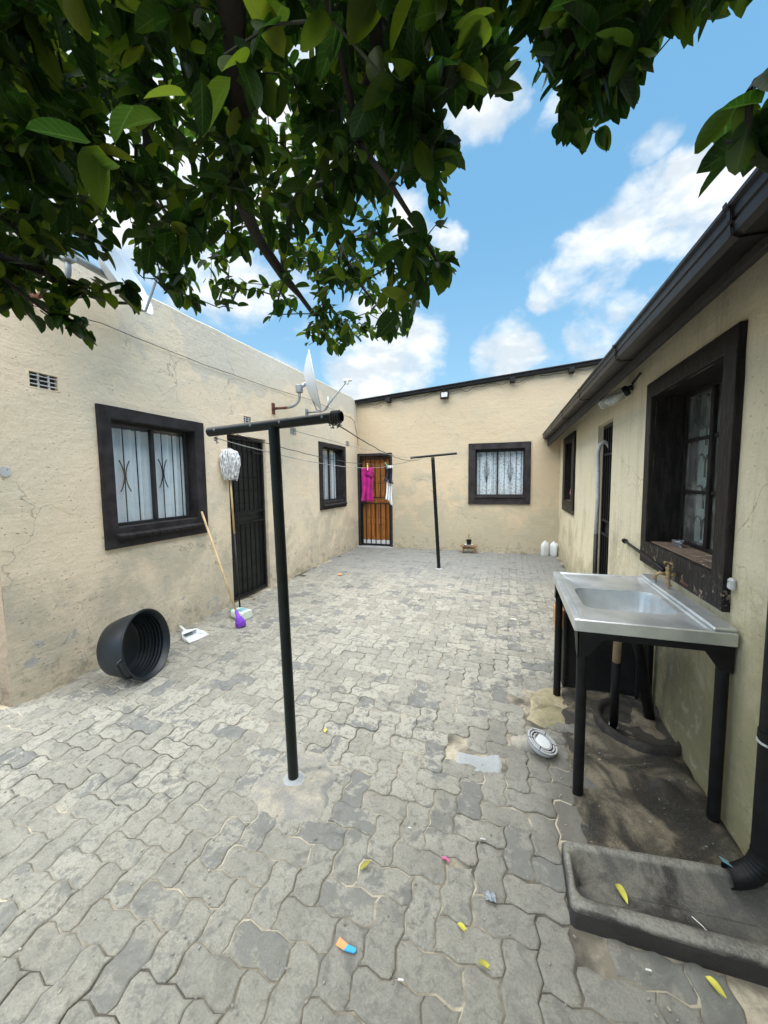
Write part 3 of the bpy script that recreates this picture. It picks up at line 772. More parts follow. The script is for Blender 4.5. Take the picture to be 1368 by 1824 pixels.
def window(parent, outer, inner, proud, depth, label, mulls, bars_x, decor, curtain='curtain', nbricks=0, glass='glass', mat='blackwall', hbars=(), sillslope=.08, curtain_kw=None, framemat='black', paint_sill=None):
    x0, x1, z0, z1 = outer; a, b, c, e = inner
    mb = MB()
    mb.loft([rect_loop(x0, x1, z0, z1, .004), rect_loop(x0, x1, z0, z1, -proud + .004), rect_loop(x0 + .004, x1 - .004, z0 + .004, z1 - .004, -proud),
             rect_loop(a - .004, b + .004, c - .004, e + .004, -proud), rect_loop(a, b, c, e, -proud + .005), rect_loop(a, b, c, e, depth + .05)])
    w = mb.build('window', M[mat], parent); tag(w, label)
    fr = MB(); t = .026; y0, y1 = depth - .012, depth + .022
    fr.box(a, b, y0, y1, c, c + t, .003); fr.box(a, b, y0, y1, e - t, e, .003)
    fr.box(a, a + t, y0 + .001, y1 - .001, c + t, e - t, .003); fr.box(b - t, b, y0 + .001, y1 - .001, c + t, e - t, .003)
    for mx in mulls: fr.box(mx - .018, mx + .018, y0 - .006, y1 - .002, c + t, e - t, .003)
    cols = [a + t] + [q for mx in mulls for q in (mx - .018, mx + .018)] + [b - t]
    for hz in hbars:
        for k in range(0, len(cols), 2): fr.box(cols[k], cols[k + 1], y0 + .003, y1 - .006, hz - .010, hz + .010, .002)
    fr.build('window_frame', M[framemat], w)
    zz = [c + t] + [q for hz in hbars for q in (hz - .010, hz + .010)] + [e - t]
    for k in range(0, len(cols), 2):
        for j in range(0, len(zz), 2):
            MB().box(cols[k], cols[k + 1], depth + .003, depth + .006, zz[j], zz[j + 1]).build('pane', M[glass], w)
    rm = rod_mesh(e - c - .04)
    for bx in bars_x: inst('burglar_bar', rm, w, (bx, depth + .024, c + .02))
    if decor: decor(w, depth + .028)
    if curtain:
        kw = dict(folds=9); kw.update(curtain_kw or {})
        curtain_mesh(a + .01, b - .01, c + .015, e - .05, depth + .062, **kw).build('curtain', M[curtain], w, smooth=True)
    if nbricks:
        L = (b - a + .06) / nbricks
        bm = MB().box(-L / 2 + .002, L / 2 - .002, -.012, depth + .06, -.034, .0, .004).mesh('sill_brick', M['blackwall'])
        for k in range(nbricks):
            inst('sill_brick', bm, w, (a - .03 + L * (k + .5), -proud - .035, c - sillslope + .012 + random.uniform(-.002, .002)), (math.atan2(sillslope, depth + .08) * .75, 0, random.uniform(-.01, .01)))
    else:
        s = MB(); s.box(a - .005, b + .005, -proud - .02, depth, c - .045, c - .004, .006)
        if paint_sill is None: s.build('sill', M['blackwall'], w)
        else:
            s2 = MB(); s2.box(a + .001, b - .001, -.0, depth - .013, c - .012, c + .004, .003); s2.build('sill', M[paint_sill], w)
    return w

def gate(parent, x0, x1, z0, z1, y, barx, mid, label, lockside=1, name='security_gate', upper=None, r=.008):
    mb = MB(); t = .035
    mb.box(x0, x1, y, y + .03, z1 - t, z1, .003); mb.box(x0, x1, y, y + .03, z0, z0 + t, .003)
    mb.box(x0, x0 + t, y, y + .03, z0 + t, z1 - t, .003); mb.box(x1 - t, x1, y, y + .03, z0 + t, z1 - t, .003)
    g_ = mb.build(name, M['steelblack'], parent); tag(g_, label)
    for zz in mid: MB().box(x0 + t, x1 - t, y + .004, y + .026, zz - .012, zz + .012, .002).build('rail', M['steelblack'], g_)
    segs = [z0 + t] + [q for zz in sorted(mid) for q in (zz - .012, zz + .012)] + [z1 - t]
    for k in range(0, len(segs), 2):
        if k == 2 and len(mid) > 1: continue
        me = MB().box(-r, r, -r, r, 0, segs[k + 1] - segs[k], .0015).mesh('bar', M['steelblack'])
        for bx in barx: inst('bar', me, g_, (bx, y + .015, segs[k]))
    return g_

# ================================================================== left house
LH = empty('house', (-3.18, 1.55, 0), math.pi / 2 + math.atan2(.15, 6.6), 'low flat-roofed house on the left cream render, two black-framed windows and a barred black door', 'house')
facade('front_wall', M['left'], LH, 0, 6.64, lambda x: 3.20 + .02 * x - (.10 * max(0, (x - 6.35)) / .29 if x > 6.35 else 0), [(.8, 1.73, 1.12, 2.055), (2.25, 3.035, 0, 2.09, .09), (4.76, 5.76, 1.12, 2.15), (.25, .45, 2.18, 2.30), (2.57, 2.74, 2.24, 2.355), (3.69, 3.89, 2.235, 2.36), (5.93, 6.12, 2.24, 2.36)], 2.45)
sw = MB(); nn = 20; vs = []; fs = []
for i in range(nn + 1):
    for j in range(25):
        vs.append((.0 + .003 * mnoise.noise(Vector((i, j, 0)) * .7), 4.0 * i / nn + .0, -.06 + 3.27 * j / 24))
for i in range(nn):
    for j in range(24):
        a = i * 25 + j; fs.append((a, a + 1, a + 26, a + 25))
sw.add(vs, fs); sw.build('side_wall', M['return'], LH)
MB().box(.01, 6.6, .25, 4.0, 2.95, 3.0).build('roof', M['roof'], LH)
room(LH, .03, 6.6, 2.9)
def decor_cross(cx, cz):
    def f(w, y, cx=cx, cz=cz):
        for s_ in (-1, 1):
            pts = []
            for k in range(9):
                t = -1 + 2 * k / 8
                pts.append((cx + s_ * (.008 + .042 * t * t), y - .008, cz + .14 * t))
            MB().tube(pts, .005, 6).build('scroll', M['steelblack'], w)
    return f
def multi(*fns):
    def f(w, y):
        for q in fns: q(w, y)
    return f
window(LH, (.70, 1.85, .95, 2.15), (.81, 1.72, 1.13, 2.045), .03, .09, 'wide window with white curtains and paired curved bars, nearest on the left wall', [1.285],
       [1.01, 1.14, 1.42, 1.55, 1.65], multi(decor_cross(1.01, 1.57), decor_cross(1.42, 1.60)), nbricks=12)
def w2cut(t, z0, z1):
    return z0 if t < .55 else (z0 + (.55 - abs(t - .75) * 1.2 if t < 1 else 0) * 0 + .12 + .9 * max(0, (t - .62)))
window(LH, (4.65, 5.85, .98, 2.22), (4.77, 5.75, 1.13, 2.14), .03, .09, 'far window on the left wall beside the corner', [5.26], [4.95, 5.1, 5.4, 5.55], None, nbricks=12, curtain_kw=dict(folds=6))
for (a, b, c, e, nv, nh) in ((.25, .45, 2.18, 2.30, 2, 3), (2.57, 2.74, 2.24, 2.355, 2, 3), (3.69, 3.89, 2.235, 2.36, 3, 4), (5.93, 6.12, 2.24, 2.36, 2, 4)):
    mb = MB()
    mb.box(a, b, .035, .05, c, e)
    v = mb.build('air_vent', M['interior'], LH)
    mb = MB()
    for (q0, q1, r0, r1) in ((a, b, c, c + .008), (a, b, e - .008, e), (a, a + .008, c + .008, e - .008), (b - .012, b, c + .008, e - .008)): mb.box(q0, q1, -.002, .036, r0, r1)
    mb.build('vent_surround', M['left'], v)
    for k in range(nv):
        xx = a + (b - a) * (k + 1) / (nv + 1); MB().box(xx - .006, xx + .006, .004, .016, c + .008, e - .008, .002).build('vent_bar', M['capgrey'], v)
    for k in range(nh):
        xx = c + (e - c) * (k + 1) / (nh + 1); MB().tube([(a + .008, .006, xx), (b - .012, .006, xx)], .0045, 6).build('vent_bar', M['capgrey'], v)
dl = MB().box(2.25, 3.035, .092, .12, 0, 2.09).build('door', M['greenblackdoor'], LH); tag(dl, 'dark door with horizontal boards behind the bars')
for k in range(12):
    MB().box(2.30, 2.985, .084, .092, .04 + k * .17, .195 + k * .17, .003).build('board', M['greenblackdoor'], dl)
gl = gate(LH, 2.27, 3.01, .02, 2.07, .03, [2.39, 2.49, 2.59, 2.69, 2.79, 2.89], [.98, 1.12], 'black steel security gate with a diagonal strap in its middle band')
MB().tube([(2.62, .045, 1.11), (2.85, .045, .99)], .006, 6).build('strap', M['steelblack'], gl)
MB().box(2.78, 2.97, .03, .05, 1.88, 1.905, .002).build('rail', M['steelblack'], gl)
MB().box(2.31, 2.42, .022, .05, 1.0, 1.10, .003).build('lock_box', M['steelblack'], gl)
dm = MB(); dm.lathe([(0, 0), (.03, 0), (.034, .004), (.0, .005)], 20, Matrix.Translation((.07, -.004, 1.59)) @ Matrix.Rotation(math.pi / 2, 4, 'X')); dm.build('wall_plug', M['capgrey'], LH)

# ================================================================== back house
BH = empty('house', (0, 8.15, 0), 0, 'beige house across the far end with a pine door, lace-curtained window and sloping sheet roof', 'house')
btop = lambda x: 3.20 + .078 * (x + 3.47)
facade('front_wall', M['back'], BH, -3.36, 3.6, btop, [(-3.29, -2.53, 0, 2.07, .14), (-.71, .265, 1.16, 2.13)], 2.45, amp=.0045)
room(BH, -3.34, 3.5, 2.9)
rf = MB()
xs_ = [-3.52 + 7.2 * k / 96 for k in range(97)]
vsr = []
for x in xs_:
    wv = .008 * math.sin(x * 2 * math.pi / .15)
    z = 3.275 + .078 * (x + 3.47)
    vsr += [(x, -.13, z + wv * .3), (x, 2.6, z + wv * .3), (x, 2.6, z + .012), (x, -.13, z + .012)]
fsr = []
for k in range(96):
    for q in range(4): a = k * 4 + q; b_ = k * 4 + (q + 1) % 4; fsr.append((a, b_, b_ + 4, a + 4))
rf.add(vsr, fsr); rf.build('roof', M['roof'], BH)
fa = MB()
fa.add([(-3.48, -.10, 3.215), (3.6, -.10, 3.767), (3.6, -.075, 3.767), (-3.48, -.075, 3.215), (-3.48, -.10, 3.262), (3.6, -.10, 3.814), (3.6, -.075, 3.814), (-3.48, -.075, 3.262)],
       [(3, 2, 1, 0), (4, 5, 6, 7), (0, 1, 5, 4), (1, 2, 6, 5), (2, 3, 7, 6), (3, 0, 4, 7)])
fa.build('roof_edge', M['steelblack'], BH)
for px_ in (-2.55, 0.0, 1.05):
    z = btop(px_); MB().box(px_ - .045, px_ + .045, -.15, .02, z - .075, z + .012, .004).build('purlin_end', M['darkwood'], BH)
def decor_diamond(cx, cz, hw, hh):
    def f(w, y):
        for (ww, hh_) in ((hw, hh), (hw * .5, hh * .85)):
            MB().tube([(cx, y - .006, cz - hh_), (cx + ww, y - .006, cz), (cx, y - .006, cz + hh_), (cx - ww, y - .006, cz), (cx, y - .006, cz - hh_)], .0045, 5).build('diamond', M['steelblack'], w)
        for dz in (-hh - .15, hh + .08): pass
    return f
window(BH, (-.84, .37, 1.0, 2.245), (-.70, .255, 1.17, 2.12), .035, .09, 'square window with lace curtains and diamond bars', [-.265],
       [-.62, -.485, -.35, -.13, -.015, .10, .2], multi(decor_diamond(-.485, 1.68, .055, .24), decor_diamond(-.015, 1.68, .055, .24)), curtain='lace', curtain_kw=dict(folds=12, nx=110))
# pine door and its gate
dj = MB()
dj.box(-3.335, -3.27, -.02, .10, 0, 2.12, .004); dj.box(-2.55, -2.505, -.02, .10, 0, 2.12, .004); dj.box(-3.27, -2.55, -.018, .10, 2.06, 2.12, .004)
dj.build('door_frame', M['black'], BH)
dr = MB().box(-3.27, -2.55, .105, .13, .0, 2.06).build('door', M['pine'], BH); tag(dr, 'varnished orange pine door with raised panels')
def bx(n, x0, x1, z0, z1, y0, y1, mt, par, bev=.003): return MB().box(x0, x1, y0, y1, z0, z1, bev).build(n, M[mt], par)
bx('stile', -3.27, -3.14, .15, 2.05, .085, .105, 'pine', dr); bx('stile', -2.68, -2.55, .15, 2.05, .085, .105, 'pine', dr); bx('stile', -2.95, -2.87, .15, 2.05, .084, .105, 'pine', dr)
for z0, z1 in ((.15, .20), (.52, .64), (1.02, 1.14), (1.50, 1.60), (1.93, 2.05)):
    for a_, b_ in ((-3.14, -2.95), (-2.87, -2.68)): bx('rail', a_, b_, z0, z1, .085, .105, 'pine', dr)
for z0, z1 in ((.20, .52), (.64, 1.02), (1.14, 1.50), (1.60, 1.93)):
    for a_, b_ in ((-3.14, -2.95), (-2.87, -2.68)):
        bx('panel', a_ + .012, b_ - .012, z0 + .015, z1 - .015, .092, .105, 'pine', dr, .012)
kb = MB(); vs = []; n = 36
for i in range(n + 1):
    x = -3.25 + .68 * i / n; vs += [(x, .082, .03), (x, .082, .145 + .012 * mnoise.noise(Vector((x * 9, 0, 0))) + (.01 if i % 5 == 2 else 0))]
kb.add(vs, [(2 * i, 2 * i + 2, 2 * i + 3, 2 * i + 1) for i in range(n)]); ko = kb.build('kick_plate', M['white'], dr); tag(ko, 'torn white strip along the foot of the door')
mo = ko.modifiers.new('solid', 'SOLIDIFY'); mo.thickness = .003
gb = gate(BH, -3.265, -2.555, .03, 2.03, .02, [-3.15, -3.035, -2.92, -2.80, -2.68], [.985, 1.12], 'thin black barred gate over the pine door')
bx('lock_box', -3.26, -3.14, .97, 1.13, .0, .04, 'steelblack', gb); 
MB().tube([(-3.0, .03, 1.3), (-2.95, .03, 1.35), (-2.95, .03, 1.65), (-3.0, .03, 1.75), (-3.0, .03, 1.9)], .007, 6).build('scroll', M['steelblack'], gb)
MB().tube([(-2.92, .03, 1.45), (-2.70, .03, 1.45)], .006, 6).build('rail', M['steelblack'], gb)
MB().box(-3.34, -2.49, -.12, .10, -.02, .012, .006).build('doorstep', M['smoothcement'], BH)
# ================================================================== right house
RH = empty('house', (.9, 8.15, 0), -math.pi / 2, 'olive-cream house along the right side with dark gutter, kitchen window and barred doorway', 'house')
facade('front_wall', M['right'], RH, 0, 10.6, lambda x: 2.392, [(5.16, 6.06, 1.07, 2.03), (3.39, 4.03, 0, 2.07, .09), (.95, 1.69, 1.14, 2.09)], 2.2, amp=.004)
room(RH, .02, 10.5, 2.38, .25, 3.0)
kc = dict(folds=3)
kw_ = window(RH, (5.06, 6.17, .92, 2.13), (5.16, 6.06, 1.07, 2.03), .03, .17, 'deep kitchen window with peeling dark surround and dusty small panes behind the sink', [5.53], [], None, curtain=None, glass='dirtyglass', mat='wornblack', hbars=(1.41, 1.73), framemat='wornblack', paint_sill='sillwood')
for cx in (5.19, 5.30, 5.41, 5.52, 5.63, 5.74, 5.85, 5.96):
    for cz in (1.12, 1.31, 1.50, 1.69, 1.86):
        pts = [(cx - .055, .205, cz)] + [(cx + .055 * math.cos(a), .205, cz + .07 + .07 * math.sin(a)) for a in [math.pi * (1 - k / 8) for k in range(9)]] + [(cx + .055, .205, cz)]
        MB().tube(pts, .006, 5).build('scale_bar', M['steelblack'], kw_)
curtain_mesh(5.20, 5.66, 1.09, 1.80, .235, 6, .012, 40).build('curtain', M['curtain'], kw_, smooth=True)
curtain_mesh(5.86, 6.04, 1.09, 1.95, .235, 3, .012, 30).build('curtain', M['curtain'], kw_, smooth=True)
window(RH, (.69, 1.91, .96, 2.20), (.95, 1.69, 1.14, 2.09), .03, .20, 'narrow dark window near the far corner of the right wall', [1.32], [1.1, 1.45, 1.6], None, curtain=None, glass='dirtyglass', mat='wornblack', paint_sill='sillwood')
MB().box(3.39, 4.03, .094, .12, 0, 2.07).build('door', M['interior'], RH)
gate(RH, 3.395, 4.025, .02, 2.06, .05, [3.50, 3.60, 3.70, 3.80, 3.90], [.9, 1.05, 1.75], 'brown-black barred gate set deep in the doorway', r=.008)
# roof: corrugated sheets rising away from the eave
rf = MB(); vsr = []; fsr = []; nyc = 10.8; st = .0095 * 2
nk = int(nyc / st)
for k in range(nk + 1):
    x = -.0 + k * st - .0
    wv = .008 * math.sin(2 * math.pi * x / .076)
    for (yy, zz) in ((-.29, 2.262), (.0, 2.418), (3.2, 3.5)):
        vsr.append((x, yy, zz + wv + .0))
for k in range(nk):
    for q in range(2): a = k * 3 + q; fsr.append((a, a + 3, a + 4, a + 1))
rf.add(vsr, fsr); rfo = rf.build('roof', M['roof'], RH, smooth=True)
mo = rfo.modifiers.new('solid', 'SOLIDIFY'); mo.thickness = .0015
jl = MB(); vs = []
for k in range(560):
    x = k * .019; dz = .016 * mnoise.noise(Vector((x * 9, 1, 0))) + .010 * math.sin(2 * math.pi * x / .076)
    vs += [(x, -.012 + .006 * mnoise.noise(Vector((x * 6, 4, 0))), 2.375 + dz), (x, -.010, 2.41)]
jl.add(vs, [(2 * i, 2 * i + 2, 2 * i + 3, 2 * i + 1) for i in range(559)]); jo = jl.build('closure_strip', M['ochre'], RH); tag(jo, 'ragged mortar and sheet edge along the top of the wall')
mo = jo.modifiers.new('solid', 'SOLIDIFY'); mo.thickness = .006
fb = MB(); vs = []
MB().box(.0, 10.6, -.235, -.21, 2.14, 2.30, .002).build('fascia_board', M['darkwood'], RH)
def gz(x): return 2.275 - .0155 * x
gu = MB(); loops = []
prof = [(-.205, .10), (-.205, .002), (-.20, -.0), (-.30, .0), (-.318, .010), (-.322, .035), (-.312, .040), (-.312, .046), (-.322, .052), (-.324, .080), (-.334, .084), (-.334, .096), (-.318, .098), (-.318, .092), (-.316, .04), (-.30, .008), (-.212, .008), (-.212, .10)]
for k in range(23):
    x = 10.4 * k / 22 + .02
    loops.append([(x, p[0], gz(x) - .0 + p[1]) for p in prof])
gu.loft(loops, True, True); gut = gu.build('gutter', M['gutter'], RH); tag(gut, 'long dark box gutter with clipped joints')
for yy in (1.39, 2.64, 3.9, 5.15, 6.4, 7.55):
    x = 8.15 - yy; z = gz(x)
    j = MB(); j.loft([[(xx, p[0] * 1.0 + (-.004 if p[0] < -.21 else 0), z + p[1] * 1.03 - .003) for p in prof[2:12]] for xx in (x - .009, x + .009)], cyc=False)
    jo = j.build('gutter_joint', M['steelblack'], gut)
    mo = jo.modifiers.new('solid', 'SOLIDIFY'); mo.thickness = .003
# ================================================================== washing-line posts
def tpost(x, y, h_, tilt, barz0, barz1, bx0, bx1, rpole, rbar, label, rings=True):
    t = empty('clothes_post', (x, y, 0), 0, label, 'clothes post', 'T-shaped washing line posts')
    MB().tube([(0, 0, -.01), (tilt, 0, h_ - rbar * .6)], rpole, 20).build('pole', M['post'], t, autosmooth=40)
    a = Vector((bx0 - x, 0, barz0)); b = Vector((bx1 - x, 0, barz1)); dvec = (b - a).normalized()
    mb = MB(); mb.tube([a, b], rbar, 22, cap=False)
    mb.tube([b - dvec * .001, a + dvec * .001], rbar * .88, 22, cap=False)
    def ringcap(p, s):
        pass
    cb = mb.build('crossbar', M['post'], t, autosmooth=40)
    MB().tube([a + dvec * .02, a + dvec * .024], rbar * .87, 20).build('end_plug', M['steelblack'], cb)
    MB().tube([a.lerp(b, .62), a.lerp(b, .63)], rbar * 1.03, 22).build('weld_band', M['post'], cb)
    if rings:
        mb = MB()
        for k in range(4):
            c = b - dvec * (.012 + k * .011)
            mb.tube([c + Vector((0, math.cos(q), math.sin(q))) * (rbar + .004) for q in [2 * math.pi * i / 16 for i in range(17)]], .0035, 5)
        for k in range(5):
            mb.tube([b + Vector((-.01 - .012 * k + .01 * math.sin(3 * i + k), .01 * math.cos(i * 2 + k), -rbar - .003 - .012 * math.sin(math.pi * i / 7) * (1 + k % 2))) for i in range(8)], .002, 4)
        mb.build('wire_coil', M['wire'], cb)
        mb = MB()
        for k in range(3):
            mb.tube([a + Vector((.035 + .006 * k + .007 * math.sin(2.6 * i + k), .006 * math.cos(i * 2 + k), -rbar - .002 - .006 * i * (1 + .3 * k) * .6)) for i in range(7)], .002, 4)
        mb.build('wire_coil', M['wire'], cb)
        for f_ in (.07, .36, .58, .88):
            c = a.lerp(b, f_) + Vector((0, -rbar, .004))
            MB().lathe([(0, .003), (.005, .002), (.006, 0)], 8, Matrix.Translation(c) @ Matrix.Rotation(math.pi / 2, 4, 'X')).build('screw', M['galv'], cb)
    mb = MB(); mb.lathe([(rpole * .9, .014), (rpole + .010, .012), (rpole + .022, .004), (rpole + .035, .0)], 16); mb.v = [(x_ * (1 + .12 * math.sin(5 * y_ * 40)), y_, z_) for x_, y_, z_ in mb.v]; mb.build('foot_collar', M['smoothcement'], t)
    return t
tpost(-1.022, 1.575, 1.775, -.045, 1.755, 1.787, -1.447, -.715, .026, .023, 'near dark T-shaped pole with wire wound round its crossbar end')
tpost(-1.139, 6.36, 1.895, -.105, 1.885, 1.935, -1.625, -.845, .030, .019, 'far black T-shaped pole in front of the beige wall', rings=False)
# lines between the posts
def line(name, pts, r, mat, label, grp=None): return tag(MB().tube(pts, r, 5).build(name, M[mat], smooth=True), label, 'line', grp)
LG = 'wires strung between the two posts'
L1 = catenary((-1.41, 1.575, 1.725), (-1.60, 6.36, 1.865), .15, 40, .002)
line('washing_line', L1, .0026, 'wirelight', 'pale washing line carrying the magenta towel', LG)
line('washing_line', catenary((-1.28, 1.575, 1.735), (-1.50, 6.36, 1.875), .13, 40, .004), .0022, 'wire', 'kinked dark wire from the middle of the near crossbar', LG)
line('washing_line', catenary((-.735, 1.575, 1.75), (-1.40, 6.36, 1.885), .10, 40, .003), .003, 'wire', 'dark twisted cable from the coiled end of the near crossbar', LG)
line('washing_line', catenary((-.98, 1.575, 1.745), (-.87, 6.36, 1.90), .09, 40, .002), .0016, 'wirelight', 'thinnest pale wire reaching the right end of the far crossbar', LG)
for s_, n_ in ((.28, 'kink'), ):
    pass
def on_line(y):
    for p, q in zip(L1, L1[1:]):
        if p.y <= y <= q.y: return p.lerp(q, (y - p.y) / (q.y - p.y))
def hang_cloth(name, mat, c, w, h, label, cat, dirv=(.86, .5), folds=2.5, amp=.012, fold_h=.0, taper=1.0, thick=.004, cut=None, nx=22, nz=22, flap=None):
    d = Vector((dirv[0], dirv[1], 0)).normalized(); nrm = Vector((-d.y, d.x, 0)); mb = MB(); vs = []; fs = []
    for i in range(nx + 1):
        for j in range(nz + 1):
            u = i / nx - .5; t = j / nz
            ww = w * (1 + (taper - 1) * t)
            dp = amp * math.sin(folds * 2 * math.pi * (u + .5) + 1.2 * t) * (.35 + t)
            hh = h * (1 + (cut(u) if cut else 0))
            vs.append(tuple(Vector(c) + d * (u * ww + .012 * math.sin(t * 5 + u * 3) * t) + nrm * dp + Vector((0, 0, -hh * t))))
    for i in range(nx):
        for j in range(nz):
            a = i * (nz + 1) + j; fs.append((a, a + nz + 1, a + nz + 2, a + 1))
    o = mb.add(vs, fs).build(name, M[mat], smooth=True); tag(o, label, cat)
    mo = o.modifiers.new('solid', 'SOLIDIFY'); mo.thickness = thick
    return o
c = on_line(3.95)
tw = hang_cloth('towel', 'magenta', (c.x, c.y, c.z - .0), .12, .37, 'magenta towel pegged over the line before the pine door', 'towel', taper=1.12)
d_ = Vector((.86, .5, 0)); fl = MB(); vs = []; fs = []
for i in range(9):
    for j in range(7):
        u = i / 8 - .5; t = j / 6
        vs.append(tuple(Vector(c) + d_ * (.018 + u * .088) + Vector((.5, -.86, 0)) * (.012 + .006 * math.sin(u * 9)) + Vector((0, 0, .002 - .095 * t * (1 + .3 * u)))))
for i in range(8):
    for j in range(6): a = i * 7 + j; fs.append((a, a + 7, a + 8, a + 1))
fl.add(vs, fs); flo = fl.build('folded_flap', M['magenta'], tw, smooth=True); mo = flo.modifiers.new('solid', 'SOLIDIFY'); mo.thickness = .005
c2 = on_line(4.85)
wc = hang_cloth('cotton_cloth', 'clothwhite', (c2.x + .005, c2.y, c2.z), .085, .50, 'white cloth hanging in a point under a black garment', 'cloth', taper=1.15, folds=3, amp=.016, cut=lambda u: .30 * max(0, u + .1) * 1.2 - .12)
bk = hang_cloth('garment', 'clothblack', (c2.x + .012, c2.y - .03, c2.z + .005), .085, .215, 'small black garment pegged on top of the white cloth', 'garment', taper=1.5, folds=2.2, amp=.02, cut=lambda u: .22 * u)
bb = hang_cloth('cloth_fold', 'clothwhite', (c2.x + .03, c2.y - .035, c2.z + .008), .07, .035, None, None, taper=1.2, nx=8, nz=5); bb.parent = wc
def peg(p, mat, label, tilt):
    t = empty('clothes_peg', p, .5, label, 'peg')
    for s_ in (-1, 1):
        MB().box(-.006, .006, s_ * .006 - .003, s_ * .006 + .003, -.028, .048, .001, Matrix.Rotation(s_ * .14, 4, 'X') @ Matrix.Rotation(tilt, 4, 'Y')).build('jaw', M[mat], t)
    MB().tube([(-.007, 0, .012), (.007, 0, .012)], .004, 6).build('spring', M['galv'], t)
peg((c.x + .01, c.y - .012, c.z), 'yellow', 'yellow clothes peg gripping the magenta towel', 0)
peg((c2.x - .02, c2.y - .02, c2.z + .01), 'green', 'green clothes peg gripping the black garment', -.5)

# ================================================================== things along the left wall
P0 = Vector((-3.18, 1.55, 0)); dL = Vector((-.15, 6.6, 0)).normalized(); nL = Vector((dL.y, -dL.x, 0))
def LW(s, off, z): return P0 + dL * s + nL * off + Vector((0, 0, z))
# tub
ax = Vector((.955, .255, .155)).normalized()
rim_c = Vector((-2.66, 2.15, .262))
Mt = Matrix.Translation(rim_c) @ ax.to_track_quat('Z', 'Y').to_matrix().to_4x4()
tub = empty('tub', (-2.85, 2.12, 0), 0, 'large black ribbed plastic tub lying on its side against the left wall', 'tub')
H_ = .26
prof = [(0, -H_), (.20, -H_), (.215, -H_ + .012)]
for k in range(1, 9):
    z = -H_ + .012 + (H_ - .03) * k / 8; r = .215 + .043 * k / 8 + .012 * math.sin(math.pi * k / 8)
    prof += [(r, z)]
prof += [(.262, -.02), (.275, -.018), (.280, -.008), (.279, 0), (.270, .004), (.262, -.002)]
for k in range(7, 0, -1):
    z = -H_ + .012 + (H_ - .03) * k / 8; r = .215 + .043 * k / 8 + .012 * math.sin(math.pi * k / 8) - .006
    prof += [(r, z + .007), (r - .0035, z + .003), (r - .0035, z - .001), (r - .001, z - .004)]
prof += [(.19, -H_ + .02), (0, -H_ + .01)]
inv = tub.matrix_basis.inverted() if False else Matrix.Translation((2.85, -2.12, 0))
mb = MB(); prof = [(a_ * .955, b_) for a_, b_ in prof]; mb.lathe(prof, 56, inv @ Mt); mb.build('tub_body', M['tub'], tub, autosmooth=50)
for an in (math.radians(200), math.radians(20)):
    hm = MB(); pts = []
    for k in range(9):
        q = an + (k - 4) * .085
        rr = .272 + (.012 if 0 < k < 8 else -.01)
        pts.append((inv @ Mt) @ Vector((rr * math.cos(q), rr * math.sin(q), -.012 - (.028 if 0 < k < 8 else 0))))
    hm.tube(pts, .011, 8).build('handle', M['tub'], tub, smooth=True)
# dustpan
dp = empty('dustpan', (-2.93, 2.83, 0), R_(-8), 'white plastic dustpan lying on the pavers beside the tub', 'dustpan')
mb = MB(); L = []
for (x, hw, zb, zt) in ((-.09, .035, .012, .055), (-.04, .075, .006, .06), (.03, .10, .004, .045), (.11, .11, .003, .012)):
    L.append([(x, -hw, zt), (x, -hw + .004, zb), (x, 0, zb - .001), (x, hw - .004, zb), (x, hw, zt)])
mb.loft(L, cyc=False); mb.add(L[0], [(0, 1, 2, 3, 4)]); o = mb.build('pan', M['white'], dp, autosmooth=50); mo = o.modifiers.new('solid', 'SOLIDIFY'); mo.thickness = .004
mb = MB(); mb.add([(-.09, -.035, .055), (-.04, -.075, .06), (-.02, -.085, .057), (-.02, .085, .057), (-.04, .075, .06), (-.09, .035, .055)], [(0, 1, 2, 3, 4, 5)]); o = mb.build('hood', M['white'], dp); mo = o.modifiers.new('solid', 'SOLIDIFY'); mo.thickness = .004
MB().tube([(-.08, 0, .05), (-.13, .01, .062), (-.2, .03, .066), (-.235, .04, .055)], [.016, .011, .012, .009], 10).build('handle', M['white'], dp, smooth=True)
# jug lying down
def jug(name, loc, rot, label, mat, w=.14, d=.09, h=.29, lying=False, cap=None, group=None):
    t = empty(name, loc, 0, label, 'jug', group); t.rotation_euler = rot
    def rr(w_, d_, z, n=24, off=0):
        out = []
        for k in range(n):
            a = 2 * math.pi * k / n; c_, s_ = math.cos(a), math.sin(a)
            q = (abs(c_) ** 4 + abs(s_) ** 4) ** -.25
            out.append((off + w_ / 2 * c_ * q, d_ / 2 * s_ * q, z))
        return out
    mb = MB(); mb.loft([rr(w * .9, d * .85, 0), rr(w, d, .012), rr(w, d, h * .62), rr(w * .92, d * .92, h * .74), rr(w * .5, d * .55, h * .90), rr(.036, .036, h * .94), rr(.034, .034, h)], True, True)
    mb.build('jug_body', M[mat], t, autosmooth=45)
    MB().tube([(w * .45, 0, h * .55), (w * .5, 0, h * .78), (w * .28, 0, h * .88)], .009, 8).build('handle', M[mat], t, smooth=True)
    if cap: MB().tube([(0, 0, h - .01), (0, 0, h + .018)], .021, 14).build('cap', M[cap], t)
    return t
j1 = jug('plastic_jug', (-2.84, 3.42, .055), (R_(90), 0, R_(100)), 'pale green plastic jug with blue label lying by the gate', 'bleach', .15, .10, .26, cap='green')
j1.rotation_euler = (R_(-90), 0, R_(78)); j1.location = (-2.72, 3.40, .05)
MB().box(-.055, .035, -.0525, -.0505, .03, .13, .0).build('label', M['labelblue'], j1)
MB().box(-.04, .03, .0505, .0525, .05, .13, .0).build('label', M['labelblue'], j1)
